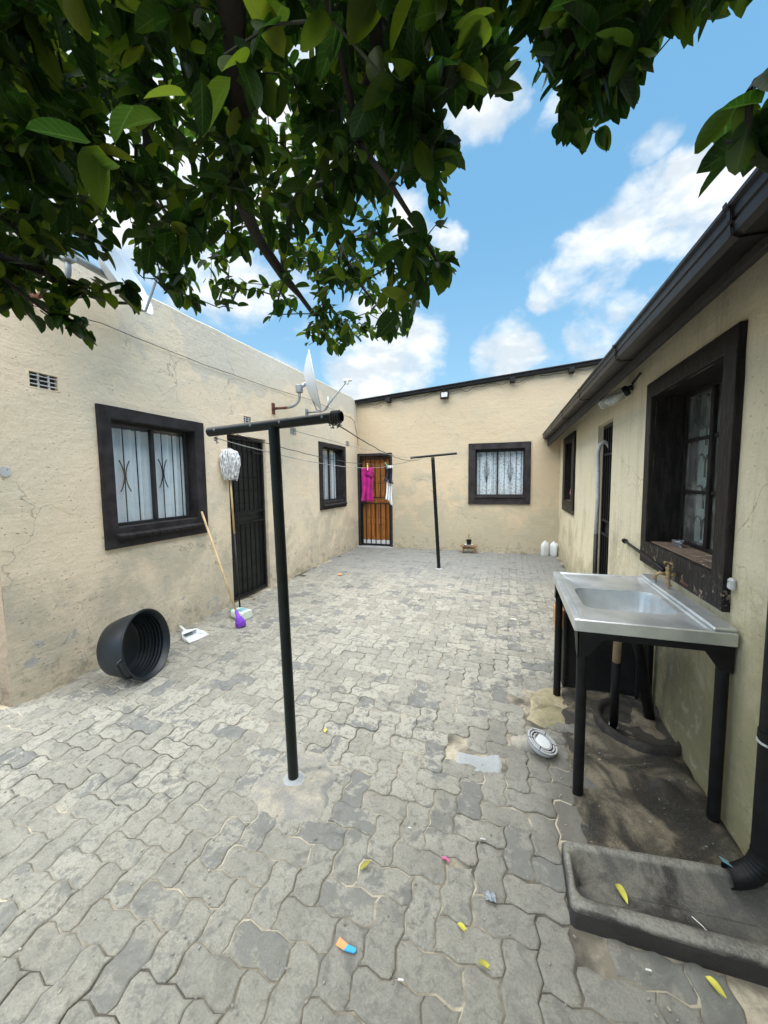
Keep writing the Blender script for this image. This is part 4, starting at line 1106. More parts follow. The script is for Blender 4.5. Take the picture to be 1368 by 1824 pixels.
# broom
br = empty('broom', (-2.63, 3.19, 0), 0, 'wooden broomstick with purple bristles leaning on the near left window', 'broom')
top = LW(1.74, .045, 1.19) - Vector((-2.63, 3.19, 0)); foot = Vector((0, 0, .0)); dv = top.normalized()
MB().tube([dv * .10, dv * .6, top], .0115, 10).build('handle', M['wood'], br, smooth=True)
Mq = dv.to_track_quat('Z', 'Y').to_matrix().to_4x4()
mb = MB(); mb.lathe([(.011, .19), (.018, .17), (.022, .12), (.034, .095)], 14, Mq); mb.build('collar', M['purple'], br, smooth=True)
mb = MB()
for k in range(90):
    a = random.random() * 6.283; r0 = random.random() ** .5 * .03; r1 = r0 * 1.5 + .008
    p0 = Mq @ Vector((r0 * math.cos(a), r0 * math.sin(a), .11)); p1 = Mq @ Vector((r1 * math.cos(a + .2), r1 * math.sin(a + .2), .05)); p2 = Mq @ Vector((r1 * .9 * math.cos(a), r1 * .9 * math.sin(a), .004))
    p2.z = max(p2.z, .004); mb.tube([p0, p1, p2], .0035, 4)
mb.build('bristles', M['purple'], br)
# mop
mp = empty('mop', tuple(LW(2.15, .16, 0)), 0, 'white string mop standing head-up beside the barred door', 'mop')
o0 = LW(2.15, .16, 0); hb = Vector((0, 0, 0)); ht = LW(2.20, .06, 1.62) - o0
MB().tube([ht * .55, ht], .0115, 10).build('handle', M['wood'], mp, smooth=True)
MB().tube([hb, ht * .552], .0105, 10).build('lower_handle', M['black'], mp, smooth=True)
mb = MB(); hc = ht + Vector((0, 0, .26))
for k in range(260):
    th = random.random() * 6.283; rr = .035 + random.random() ** .6 * .075
    top_p = hc + Vector((math.cos(th) * rr * .45, math.sin(th) * rr * .45, .01 + .03 * random.random() - rr * .3))
    ln = random.uniform(.6, 1.05)
    jv = lambda s_: Vector((random.gauss(0, s_), random.gauss(0, s_), random.gauss(0, s_)))
    cs = lambda a_, q_, z_: hc + Vector((math.cos(a_) * q_, math.sin(a_) * q_, z_)) + jv(.006)
    pts = [hc + Vector((0, 0, -.06)), top_p, cs(th, rr * .85, -.02), cs(th + .1, rr + .008, -.08), cs(th + .2, rr + .010, -.15), cs(th + .25, rr - .004, -.15 - .10 * ln), cs(th + .3, rr * .75, -.17 - .17 * ln)]
    mb.tube(pts, .0052, 4)
mb.build('mop_strings', M['mop'], mp)

# dishes
def dish(name, foot, arm_out, rise, centre, normal, rad, label, lnbarm, rust_len=.6):
    t = empty(name, tuple(foot), 0, label, 'satellite dish', 'satellite dishes on the left wall')
    f0 = Vector((0, 0, 0))
    pl = MB(); 
    Mx = Matrix.Rotation(math.atan2(nL.y, nL.x), 4, 'Z'); pl.box(-.004, .012, -.035, .035, -.08, .08, .002, Mx); pl.build('wall_plate', M['rust'], t)
    out = nL * arm_out
    pts = [f0 + out * .03, f0 + out * .55]; MB().tube(pts, .019, 12).build('rusty_arm', M['rust'], t, smooth=True)
    arcp = [f0 + out * .55]
    for k in range(1, 8):
        a = k / 7 * math.pi / 2; arcp.append(f0 + out * .55 + out * .45 * math.sin(a) + Vector((0, 0, rise * .55 * (1 - math.cos(a)))))
    arcp.append(f0 + out + Vector((0, 0, rise)))
    MB().tube(arcp, .018, 12).build('mast', M['galv'], t, smooth=True)
    c = Vector(centre) - Vector(foot); nrm = Vector(normal).normalized()
    Md = Matrix.Translation(c) @ nrm.to_track_quat('Z', 'Y').to_matrix().to_4x4()
    prof = [(rad * k / 10, rad * .34 * (k / 10) ** 2 - rad * .34) for k in range(11)] + [(rad + .012, .004), (rad + .012, -.010), (rad * .97, -.012)] + [(rad * k / 10, rad * .34 * (k / 10) ** 2 - rad * .34 - .006) for k in range(9, -1, -1)]
    mb = MB(); mb.lathe(prof, 44, Md); mb.build('reflector', M['dish'], t, autosmooth=45)
    back = Md @ Vector((0, 0, -rad * .34)); mt = arcp[-1]
    bk_ = MB(); bk_.tube([back, back.lerp(mt, .5), mt], .025, 8); bk_.box(-.04, .04, -.035, .035, -.06, .05, .006, Matrix.Translation(mt + Vector((0, 0, .01)))); bk_.build('mount_bracket', M['galv'], t)
    low = Md @ Vector((0, 0, 0)) + (Vector((0, 0, -1)) - nrm * Vector((0, 0, -1)).dot(nrm)).normalized() * rad
    lb = c + nrm * lnbarm + Vector((0, 0, -rad * .15))
    MB().tube([back, low - nrm * .07 + Vector((0, 0, .02)), low + nrm * .02 + Vector((0, 0, -.02)), lb], .010, 8).build('feed_arm', M['galv'], t)
    ln = MB(); back_d = (c - lb).normalized()
    ln.tube([lb + back_d * .05, lb - back_d * .02], [.028, .022], 12); ln.box(-.02, .02, -.02, .02, -.05, .0, .004, Matrix.Translation(lb)); ln.tube([lb + Vector((.03, .02, .01)) + back_d * .04, lb + Vector((.03, .02, .01)) - back_d * .03], .02, 10)
    ln.build('receiver', M['white'], t)
    return t
dish('satellite_dish', LW(3.25, 0, 2.55), .43, .24, (-2.66, 4.98, 2.92), (.87, .42, .18), .41, 'pale blue dish seen edge-on above the near T-post crossbar', .46)
dish('satellite_dish', LW(.28, 0, 2.78), .42, .22, tuple(LW(.72, .36, 3.11)), (.85, .35, .45), .30, 'second dish half hidden behind the lemon leaves', .34)
jb = empty('dish_bracket', tuple(LW(4.25, 0, 2.66)), 0, 'empty grey J-shaped pipe bracket behind the edge-on dish', 'bracket')
MB().tube([Vector((0, 0, 0)), nL * .28, nL * .36 + Vector((0, 0, .03)), nL * .40 + Vector((0, 0, .10)), nL * .40 + Vector((0, 0, .24))], .016, 10).build('arm', M['galv'], jb, smooth=True)
MB().box(-.01, .01, -.05, .05, -.06, .06, .002).build('wall_plate', M['galv'], jb)
def wallcable(pts, r, mat, label):
    P = [LW(*p) for p in pts]; out = []
    for a, b in zip(P, P[1:]):
        for k in range(8): q = a.lerp(b, k / 8); out.append(q + Vector((0, 0, .006 * mnoise.noise(q * 4))))
    out.append(P[-1]); return tag(MB().tube(out, r, 5).build('cable', M[mat], smooth=True), label, 'cable')
wallcable([(.3, .02, 2.74), (.78, .02, 2.85 - .05), (1.9, .02, 2.79), (3.1, .02, 2.82), (4.5, .02, 2.90), (6.2, .02, 2.86)], .0035, 'wire', 'thin dark cable drooping along the upper left wall')
wallcable([(6.1, .03, 2.88), (6.35, .04, 2.80), (6.5, .04, 2.5), (6.55, .04, 2.3)], .005, 'wire', 'black cable dropping down in the far left corner')

# back-wall cables and floodlight
for (xa, xb, dz, n_, lab) in ((-3.3, -1.5, .06, 16, 'cable clipped under the roof edge left of the floodlight'), (-1.3, .4, .09, 16, 'sagging cable under the roof edge right of the floodlight'), (.5, 1.6, .05, 10, 'short cable under the roof edge near the gutter')):
    pts = []
    for k in range(n_ * 2 + 1):
        x = xa + (xb - xa) * k / (2 * n_); pts.append((x, 8.15 - .05, btop(x) + .0 - .02 - dz * abs(math.sin(k / (2 * n_) * math.pi * 2)) * (.6 + .4 * math.sin(k))))
    tag(MB().tube(pts, .006, 5).build('cable', M['wire'], smooth=True), lab, 'cable')
fl = empty('floodlight', (-1.33, 8.06, 3.20), 0, 'small square black floodlight under the sloping roof edge', 'floodlight')
MB().box(-.085, .085, -.03, .03, -.02, .13, .008, Matrix.Rotation(R_(-12), 4, 'X')).build('housing', M['steelblack'], fl)
MB().box(-.062, .062, -.036, -.030, .005, .105, .003, Matrix.Rotation(R_(-12), 4, 'X')).build('lens', M['capgrey'], fl)
MB().box(-.03, .03, .0, .08, .13, .20, .004).build('bracket', M['steelblack'], fl)

# stool with potted plant
st = empty('stool', (-.80, 7.93, 0), R_(2), 'low weathered wooden stool under the lace-curtained window', 'stool')
MB().box(-.16, .16, -.10, .10, .135, .165, .004).build('seat', M['plank'], st)
MB().box(-.125, -.10, -.09, .09, 0, .134, .003).build('leg', M['plank'], st); MB().box(.10, .125, -.09, .09, 0, .134, .003).build('leg', M['plank'], st)
MB().box(-.0995, .0995, -.06, -.045, .09, .125, .002).build('stretcher', M['plank'], st)
sc_ = MB(); sc_.lathe([(0, .001), (.07, .001), (.095, .014), (.091, .015), (.068, .006), (0, .006)], 24, Matrix.Translation((-.80, 7.92, .166))); tag(sc_.build('saucer', M['white'], smooth=True), 'white saucer under the black plant pot', 'saucer')
pp = empty('potted_plant', (-.80, 7.92, .173), 0, 'small green seedling in a black pot on the stool', 'potted plant')
mb = MB(); mb.lathe([(0, 0), (.04, 0), (.052, .09), (.057, .092), (.057, .105), (.050, .105), (.048, .09), (0, .088)], 20); mb.build('pot', M['steelblack'], pp, autosmooth=40)
sm = MB(); sm.tube([(0, 0, .088), (.004, 0, .14), (.0, .004, .20)], .002, 5); sm.tube([(.01, 0, .088), (.028, .0, .13), (.03, 0, .16)], .0018, 5); sm.build('stem', M['leaf'], pp)
def flat_leaf(L, w, segs=5, fold=.22, curl=.12):
    v = []; f = []
    for k in range(segs + 1):
        t = k / segs; ww = w * (max(0, math.sin(math.pi * t ** .80)) ** .62 + .012) * .5
        z = -curl * L * t * t; x = L * t
        v += [(x, -ww, z + fold * ww), (x, 0, z), (x, ww, z + fold * ww)]
    for k in range(segs):
        a = k * 3; f += [(a, a + 3, a + 4, a + 1), (a + 1, a + 4, a + 5, a + 2)]
    return v, f
for (z, an, L_) in ((.13, .3, .045), (.145, 2.6, .05), (.165, 4.2, .045), (.185, 1.2, .04), (.2, 5.4, .035), (.2, 3.2, .03)):
    v, f = flat_leaf(L_, .026); MB().add([Matrix.Translation((0, 0, z)) @ Matrix.Rotation(an, 4, 'Z') @ Matrix.Rotation(-.5, 4, 'Y') @ Vector(p) for p in v], f).build('leaf', M['leaf'], pp)
jug('milk_jug', (.655, 8.02, 0), (0, 0, R_(20)), 'empty white jug, left one of the pair in the far right corner', 'white', .145, .10, .30, group='pair of white jugs')
jug('milk_jug', (.815, 8.06, 0), (0, 0, R_(-15)), 'empty white jug, right one of the pair in the far right corner', 'white', .145, .10, .285, group='pair of white jugs')

# ================================================================== right side: lamp, hose, taps, bottle
bl = empty('wall_lamp', (.895, 3.52, 2.21), 0, 'glass jar bulkhead lamp under the gutter between doorway and kitchen window', 'lamp')
ldir = Vector((-.17, .09, -.095)).normalized()
Ml = ldir.to_track_quat('Z', 'Y').to_matrix().to_4x4()
mb = MB(); mb.tube([(0, 0, 0), (-.05, .02, -.01)], .02, 12); mb.lathe([(0, .03), (.034, .03), (.042, .038), (.042, .062), (.036, .066), (0, .066)], 20, Ml); mb.build('lamp_base', M['steelblack'], bl, autosmooth=40)
mb = MB(); mb.lathe([(.040, .066), (.048, .075), (.050, .13), (.049, .19), (.042, .23), (.024, .255), (0, .262)], 20, Ml); mb.build('glass_dome', M['lampglass'], bl, smooth=True)
mb = MB(); mb.lathe([(.014, .068), (.016, .09), (.034, .12), (.038, .16), (.032, .20), (.0, .218)], 14, Ml); mb.build('bulb', M['white'], bl, smooth=True)
MB().tube([(-.01, -.03, .02), (-.005, -.20, .055)], .008, 8).build('conduit', M['steelblack'], bl)
hz_ = MB().tube([(1.0, 4.62, 1.80), (.97, 4.62, 1.86), (.93, 4.60, 1.885), (.89, 4.60, 1.85), (.875, 4.62, 1.78), (.885, 4.64, 1.6), (.89, 4.63, 1.3), (.885, 4.62, .9)], .021, 12).build('bent_pipe', M['capgrey'], smooth=True)
tag(hz_, 'grey pipe with a hooked top standing in the barred doorway', 'pipe')
MB().tube([(.885, 4.62, .9), (.885, 4.62, .4), (.885, 4.62, 0)], .022, 12).build('lower_pipe', M['black'], hz_, smooth=True)
wp = tag(MB().tube([(.878, 3.50, .995), (.873, 3.2, .985), (.868, 2.85, .97), (.86, 2.62, .955)], .011, 10).build('water_pipe', M['gutter'], smooth=True), 'grey water pipe running along the right wall to the tap', 'pipe')
MB().tube([(.878, 3.52, .996), (.878, 3.48, .995)], .019, 10).build('pipe_end', M['steelblack'], wp)
tp = empty('tap', (.90, 2.47, .965), 0, 'old brass tap with a cross handle above the sink', 'tap'); tp.scale = (.86, .86, .86)
MB().tube([(0, 0, 0), (-.05, 0, 0), (-.075, .0, .0)], .013, 12).build('inlet', M['brass'], tp, smooth=True)
mb = MB(); mb.lathe([(.012, -.02), (.019, -.012), (.019, .012), (.014, .02), (.013, .032), (.017, .036), (.017, .044), (.008, .05), (.006, .075), (0, .075)], 14, Matrix.Translation((-.075, 0, 0))); mb.build('tap_body', M['brass'], tp, smooth=True)
MB().tube([(-.085, 0, .0), (-.12, .01, .004), (-.14, .014, -.012), (-.145, .015, -.045)], [.012, .011, .011, .013], 10).build('spout', M['brass'], tp, smooth=True)
MB().tube([(-.145, .015, -.04), (-.145, .015, -.06)], .016, 10).build('hose_nozzle', M['galv'], tp)
MB().tube([(-.105, -.02, .075), (-.045, .02, .075)], .0055, 8).build('cross_handle', M['brass'], tp); MB().tube([(-.06, -.03, .0745), (-.09, .03, .0745)], .0055, 8).build('cross_handle', M['brass'], tp)
MB().tube([(-.005, -.0, -.0), (-.03, -.10, -.02), (-.028, -.19, -.028)], .012, 10).build('side_pipe', M['rust'], tp, smooth=True)
MB().tube([(-.075, .005, -.02), (-.07, .01, -.06), (-.062, .01, -.085)], .014, 10).build('down_pipe', M['ochre'], tp, smooth=True)
sw_ = MB()
for k in range(70):
    a = random.random() * 6.28; q = random.random() * 6.28; R0 = .03
    pts = []
    for i in range(9):
        th = a + i * .7; ph = q + i * .45; pts.append((.99 + .030 * math.cos(th) * (.6 + .4 * math.sin(ph)), 2.80 + .062 * math.sin(th) * (.7 + .3 * math.cos(ph * 1.3)), 1.093 + .018 * math.sin(ph)))
    sw_.tube(pts, .0014, 3)
tag(sw_.build('steel_wool', M['soot']), 'grey tangled pad of steel wool on the kitchen window sill', 'scourer')
bo = empty('bottle', (.955, 6.84, 1.145), 0, 'clear soft drink bottle with red label and yellow cap on the far right window sill', 'bottle')
mb = MB(); mb.lathe([(0, 0), (.034, 0), (.039, .01), (.037, .08), (.039, .09)], 18); mb.build('drink', M['cola'], bo, smooth=True)
mb = MB(); mb.lathe([(.0385, .09), (.039, .12), (.0385, .165), (.036, .19), (.022, .225), (.013, .25), (.013, .265)], 18); mb.build('bottle_body', M['clear'], bo, smooth=True)
mb = MB(); mb.lathe([(.0398, .10), (.0402, .12), (.0400, .16)], 18); mb.build('label', M['red'], bo, smooth=True)
# short white script band across the label
mb = MB()
for k in range(9):
    a = math.pi + .9 * (k - 4) / 4 - .5; mb.box(-.002, .002, -.0008, .0008, -.008 - .004 * (k % 2), .008 + .003 * (k % 3 == 0), 0, Matrix.Rotation(a, 4, 'Z') @ Matrix.Translation((.0408, 0, .13)) @ Matrix.Rotation(math.pi / 2, 4, 'Z'))
mb.build('label_script', M['paper'], bo)
MB().tube([(0, 0, .262), (0, 0, .282)], .015, 12).build('cap', M['yellow'], bo)
MB().tube([(.0, -.06, 0), (.0, -.06, .05)], .025, 12)
rc = MB(); rc.lathe([(0, 0), (.03, 0), (.032, .045), (0, .046)], 14, Matrix.Translation((.96, 6.66, 1.145))); tag(rc.build('red_cup', M['red'], autosmooth=40), 'small red cup beside the bottle on the far sill', 'cup')
pk = MB(); pk.box(-.022, .0, -.02, .02, -.025, .025, .008, Matrix.Translation((.90, 1.955, 1.05))); tag(pk.build('wall_plug', M['capgrey']), 'pale plaster plug on the wall beside the kitchen window', 'plug')

# ================================================================== sink
SK = empty('sink_unit', (.6, 2.36, 0), 0, 'stainless steel outdoor sink on black pipe legs against the right wall', 'sink')
SX0, SX1, SY0, SY1, SZ = .285, .888, 1.875, 2.83, .865
def S(x, y, z): return (x - .6, y - 2.36, z)
mb = MB()
n = 6
def rrect(x0, x1, y0, y1, r, z, seg=6):
    P = []
    for (cx, cy, a0) in ((x1 - r, y0 + r, -math.pi / 2), (x1 - r, y1 - r, 0), (x0 + r, y1 - r, math.pi / 2), (x0 + r, y0 + r, math.pi)):
        for k in range(seg + 1): a = a0 + math.pi / 2 * k / seg; P.append(S(cx + r * math.cos(a), cy + r * math.sin(a), z))
    return P
BX0, BX1, BY0, BY1 = .365, .765, 2.09, 2.47
mb.loft([rrect(SX0 + .004, SX1, SY0 + .004, SY1, .003, SZ - .058), rrect(SX0, SX1, SY0, SY1, .004, SZ - .055), rrect(SX0, SX1, SY0, SY1, .005, SZ - .005), rrect(SX0 + .005, SX1 - .005, SY0 + .005, SY1 - .005, .006, SZ),
         rrect(SX0 + .028, SX1 - .088, SY0 + .028, SY1 - .02, .02, SZ), rrect(SX0 + .034, SX1 - .094, SY0 + .034, SY1 - .026, .02, SZ - .006),
         rrect(BX0 - .012, BX1 + .012, BY0 - .012, BY1 + .012, .075, SZ - .007), rrect(BX0 - .004, BX1 + .004, BY0 - .004, BY1 + .004, .07, SZ - .010), rrect(BX0, BX1, BY0, BY1, .068, SZ - .022),
         rrect(BX0 + .012, BX1 - .012, BY0 + .012, BY1 - .012, .06, SZ - .14), rrect(BX0 + .03, BX1 - .03, BY0 + .03, BY1 - .03, .05, SZ - .165), rrect(.555, .575, 2.27, 2.29, .009, SZ - .172)], close_last=True)
mb.build('worktop', M['steel'], SK, autosmooth=40)
mb = MB(); mb.box(SX1 - .085, SX1 - .002, SY0 + .003, SY1, SZ + .0005, SZ + .018, .006, Matrix.Translation((-.6, -2.36, 0))); mb.build('splash_ledge', M['steel'], SK)
mb = MB(); mb.loft([rrect(BX0 - .004, BX1 + .004, BY0 - .004, BY1 + .004, .07, SZ - .03), rrect(BX0 + .006, BX1 - .006, BY0 + .006, BY1 - .006, .065, SZ - .15), rrect(BX0 + .03, BX1 - .03, BY0 + .03, BY1 - .03, .05, SZ - .176)], close_last=True); mb.build('bowl_underside', M['galv'], SK, autosmooth=40)
mb = MB(); mb.lathe([(0, .003), (.022, .004), (.03, .006), (.032, .002)], 18, Matrix.Translation(S(.565, 2.28, SZ - .171))); mb.build('plug_hole', M['galv'], SK)
leg = MB().tube([(0, 0, 0), (0, 0, .80)], .0235, 16).mesh('leg', M['steelblack'], autosmooth=40)
for (x, y) in ((.325, 1.905), (.862, 1.925), (.325, 2.79), (.862, 2.79)):
    l = inst('leg', leg, SK, S(x, y, 0)); 
    sx = 1 if x < .6 else -1; sy = 1 if y < 2.3 else -1
    gs = MB(); 
    for (dx, dy) in ((sx, 0), (0, sy)):
        w_ = .004
        A = Vector((-.024 * sx, -.024 * sy, .808)); 
        p = [A, A + Vector((dx, dy, 0)) * .125, A + Vector((dx, dy, 0)) * .05 + Vector((0, 0, -.11)), A + Vector((0, 0, -.125))]
        nn_ = Vector((dy, dx, 0)) * w_ * (-1 if False else 1)
        gs.add([q for q in p] + [q + nn_ for q in p], [(0, 1, 2, 3), (7, 6, 5, 4), (0, 4, 5, 1), (1, 5, 6, 2), (2, 6, 7, 3), (3, 7, 4, 0)])
    gs.build('gusset', M['steelblack'], l)
fr = MB(); T_ = Matrix.Translation((-.6, -2.36, 0))
fr.box(.30, .88, 1.885, 1.90, .775, .806, .001, T_); fr.box(.30, .315, 1.90, 2.81, .775, .806, .001, T_); fr.box(.865, .88, 1.90, 2.81, .775, .806, .001, T_); fr.box(.315, .865, 2.795, 2.81, .775, .806, .001, T_)
fr.build('support_frame', M['steelblack'], SK)
MB().tube([S(.565, 2.30, .70), S(.57, 2.33, .60), S(.575, 2.36, .48)], .021, 12).build('waste_pipe', M['ochre'], SK, smooth=True)
MB().tube([S(.575, 2.36, .50), S(.60, 2.47, .03)], .0225, 14).build('waste_pipe', M['steelblack'], SK, smooth=True)
MB().tube([S(.60, 2.469, .05), S(.601, 2.474, .022)], .0245, 14).build('pipe_ring', M['capgrey'], SK, smooth=True)
sp = tag(MB().tube([(.70, 2.55, .60), (.74, 2.56, .48), (.84, 2.66, .02)], .03, 12).build('slanting_pipe', M['steelblack'], smooth=True), 'thick black pipe slanting down under the sink into the gully', 'pipe')
# gully ring
gr = MB(); prof = [(.26, -.01), (.258, .03), (.245, .048), (.225, .048), (.212, .03), (.205, .012), (.12, .006), (0, .004)]
vs = []; nk = 40
gr.lathe(prof, nk, Matrix.Translation((.75, 2.555, .004)) @ Matrix.Scale(.92, 4, (1, 0, 0)))
gr.v = [(min(x, .905), y + .006 * mnoise.noise(Vector((x * 8, y * 8, 0))), z + .005 * mnoise.noise(Vector((x * 9, y * 9, 3)))) for x, y, z in gr.v]
M['gullydark'] = cement_mat('sooty_concrete', (.03, .028, .026), (.07, .065, .055), (.012, .011, .011), .5)
tag(gr.build('gully', M['gullydark'], smooth=True), 'dark round concrete gully surround beneath the sink', 'gully')
# hose coil-like bitumen lump on the pad
# black cabinet behind the sink, with timber block
cb = empty('cabinet', (.61, 3.12, 0), 0, 'low black wooden cabinet standing behind the sink against the right wall', 'cabinet')
MB().box(-.235, -.215, -.22, .22, 0, .56, .003).build('side_panel', M['darkwood'], cb); MB().box(.215, .235, -.22, .22, 0, .56, .003).build('side_panel', M['darkwood'], cb)
MB().box(-.2148, .2148, -.205, -.19, .01, .56, .003).build('front_panel', M['darkwood'], cb); MB().box(-.2148, .2148, -.189, .22, .53, .555, .003).build('shelf', M['darkwood'], cb)
MB().box(-.2148, .2148, -.189, .22, .10, .12, .003).build('shelf', M['darkwood'], cb)
ob = MB(); ob.box(.315, .3745, 2.90, 3.04, .43, .575, .006); tag(ob.build('timber_block', M['orangewood']), 'orange-brown timber block fixed to the side of the black cabinet', 'block')
# drain basin
bs = MB()
def bl_(x0, x1, y0, y1, r, z, seg=7):
    P = []
    for (cx, cy, a0, rr_) in ((x1 - r, y0 + r, -math.pi / 2, r), (x1 - r, y1 - r, 0, r), (x0 + r, y1 - r, math.pi / 2, r), (x0 + r, y0 + r, math.pi, r)):
        for k in range(seg + 1):
            a = a0 + math.pi / 2 * k / seg; x = cx + rr_ * math.cos(a); y = cy + rr_ * math.sin(a)
            P.append((x + .003 * mnoise.noise(Vector((x * 20, y * 20, z * 30))), y + .003 * mnoise.noise(Vector((x * 20, y * 20, 4 + z * 30))), z + .002 * mnoise.noise(Vector((x * 15, y * 15, 2)))))
    # subdivide long sides
    out = []
    for i in range(len(P)):
        a, b = Vector(P[i]), Vector(P[(i + 1) % len(P)]); m_ = max(1, int((b - a).length / .05)) if i % (seg + 1) == seg else 1
        if i % (seg + 1) == seg: m_ = 10
        for k in range(m_): out.append(a.lerp(b, k / m_))
    return out
X0, X1, Y0, Y1 = .213, .93, 1.300, 1.565
bs.loft([bl_(X0, X1, Y0, Y1, .02, -.02), bl_(X0, X1, Y0, Y1, .02, .055), bl_(X0 + .008, X1 - .008, Y0 + .008, Y1 - .008, .022, .068), bl_(X0 + .016, X1 - .016, Y0 + .028, Y1 - .022, .025, .071), bl_(X0 + .024, X1 - .024, Y0 + .048, Y1 - .036, .03, .064),
         bl_(X0 + .036, X1 - .036, Y0 + .062, Y1 - .056, .04, .038), bl_(X0 + .055, X1 - .05, Y0 + .085, Y1 - .09, .05, .020), bl_(X0 + .07, X1 - .065, Y0 + .10, Y1 - .105, .03, .0165), [((X0 + X1) / 2 + (p_[0] - (X0 + X1) / 2) * .8, (Y0 + Y1) / 2 + (p_[1] - (Y0 + Y1) / 2) * .02, .0155) for p_ in bl_(X0 + .07, X1 - .065, Y0 + .10, Y1 - .105, .03, .0165)]])
bs.v = [(x, y + .10 * (x - .213) * (y - 1.30) / .265 + .02 * (x - .213), z) for x, y, z in bs.v]
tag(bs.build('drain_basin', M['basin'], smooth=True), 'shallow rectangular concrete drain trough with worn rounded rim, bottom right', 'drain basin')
# downpipe with shoe
dpz = empty('downpipe', (.862, 1.588, 0), 0, 'black downpipe with ribbed shoe emptying into the drain trough', 'downpipe')
MB().tube([(0, 0, .19), (0, 0, 2.42)], .036, 22).build('pipe', M['steelblack'], dpz, autosmooth=40)
MB().tube([(0, 0, .60), (0, 0, .63)], .039, 22).build('pipe_clip', M['steelblack'], dpz); MB().tube([(0, 0, .587), (0, 0, .594)], .040, 22).build('pipe_clip', M['capgrey'], dpz)
mb = MB(); pts = []; rs = []
for k in range(29):
    t = k / 28; a = t * math.pi / 2 * .92
    pts.append((-.12 * (1 - math.cos(a)), -.012 * t, .19 - .115 * math.sin(a))); rs.append(.0375 + (.0016 if k % 3 == 0 and 3 < k < 20 else 0))
mb.tube(pts, rs, 22, cap=False); mb.build('shoe', M['steelblack'], dpz, autosmooth=60)
mb = MB(); mb.box(-.022, .012, -.016, .016, 0, .0015, 0, Matrix.Translation((-.098, .0, .1135)) @ Matrix.Rotation(R_(-15), 4, 'X') @ Matrix.Rotation(.35, 4, 'Y')); mb.build('label', M['labelblue'], dpz)
# inspection cap
cap_o = empty('inspection_cover', (.10, 2.185, 0), 0, 'round grey drain inspection cap tilted on a ribbed pipe stub among the pavers', 'drain cap')
ca = Vector((.38, -.10, .92)).normalized(); Mc = Matrix.Translation((.085, -.03, .062)) @ ca.to_track_quat('Z', 'Y').to_matrix().to_4x4()
mb = MB(); mb.lathe([(.070, -.03), (.082, -.012), (.084, .0), (.081, .006), (.074, .006), (.073, .002), (.068, .002), (.067, .006), (.060, .006), (.059, .0015), (.052, .0015), (.051, .006), (.046, .006)], 36, Mc); cpo = mb.build('cap_ring', M['capgrey'], cap_o, autosmooth=30)
mb = MB(); mb.lathe([(.046, .001), (.0445, .005), (.042, .007), (0, .008)], 30, Mc); mb.build('cap_centre', M['white'], cap_o, autosmooth=30)
mb = MB(); mb.lathe([(.084, -.002), (.0835, .0021), (0.03, .0022)], 36, Mc)
mb.build('groove', M['steelblack'], cap_o)
mb = MB()
for k in range(6):
    a = k * math.pi / 3; mb.box(.050, .082, -.002, .002, .002, .0062, 0, Mc @ Matrix.Rotation(a, 4, 'Z'))
mb.build('spoke', M['steelblack'], cap_o)
cc = Vector((.085, -.03, .062)); mb = MB(); pts = [cc + (Vector((-.05, .02, -.03)) - cc) * (k / 12) - ca * .02 * (1 - k / 12) for k in range(13)]
mb.tube(pts, [.05 + (.005 if k % 3 == 0 else 0) for k in range(13)], 20); mb.build('pipe_stub', M['cement'], cap_o, autosmooth=60)

# ================================================================== litter
def litter_leaf(x, y, z, rz, L_, label):
    v, f = flat_leaf(L_, L_ * .38, 7, random.uniform(.4, 1.1), random.uniform(-.5, .4))
    Mx = Matrix.Translation((x, y, z + L_ * .05)) @ Matrix.Rotation(rz, 4, 'Z') @ Matrix.Rotation(random.uniform(-.12, .02), 4, 'Y')
    o = MB().add([Mx @ Vector(p) for p in v], f).build('fallen_leaf', M['yleaf'], smooth=True)
    return tag(o, label, 'leaf', 'fallen yellow leaves')
litter_leaf(.385, 1.475, .022, -1.2, .065, 'yellow fallen leaf inside the drain trough')
litter_leaf(-.53, 1.25, .006, .9, .05, 'curled yellow leaf alone on the pavers left of centre')
litter_leaf(-.15, 1.185, .006, -.3, .045, 'small yellow leaf nearest the crumpled foil')
litter_leaf(-.075, 1.10, .006, .0, .045, 'yellow-green leaf lowest of all, near the bottom edge')
litter_leaf(-1.03, 1.935, .007, 1.9, .045, 'pale yellow leaf beside the cement patch at the near post')
litter_leaf(.575, 1.30 - .025, .004, -.9, .06, 'narrow green-yellow leaf against the outside of the trough')
def litter_flat(name, pts, z, mat, label, cat, thick=.004, curl=.006):
    mb = MB(); n = len(pts); P = [(p[0], p[1], z + curl * mnoise.noise(Vector((p[0] * 40, p[1] * 40, 0)))) for p in pts]
    mb.add(P + [(p[0], p[1], p[2] + thick) for p in P], [tuple(range(n))[::-1], tuple(range(n, 2 * n))] + [(k, (k + 1) % n, n + (k + 1) % n, n + k) for k in range(n)])
    return tag(mb.build(name, M[mat]), label, cat)
sa = litter_flat('sachet', [(-.515, 1.005), (-.485, 1.000), (-.478, 1.018), (-.512, 1.028)], .006, 'orange', 'flat orange and blue sachet lying on the near pavers', 'sachet', .003, .002)
o = litter_flat('sachet_end', [(-.4845, 1.000), (-.450, 1.002), (-.446, 1.008), (-.448, 1.016), (-.4775, 1.018)], .006, 'cyan', None, None, .0035, .002); o.parent = sa
fw = MB(); Lp = []
for k in range(5):
    x = -.02 + .009 * k; Lp.append([(x - .045 + .002 * (i % 2), 1.30 + .014 * math.cos(i * 1.05) * (1 + .25 * ((i + k) % 2)), .016 + .010 * math.sin(i * 1.05) * (1 + .2 * ((i * k) % 2))) for i in range(6)])
fw.loft(Lp, True, True); tag(fw.build('foil_wrapper', M['foil']), 'crumpled grey foil wrapper on the near pavers', 'wrapper')
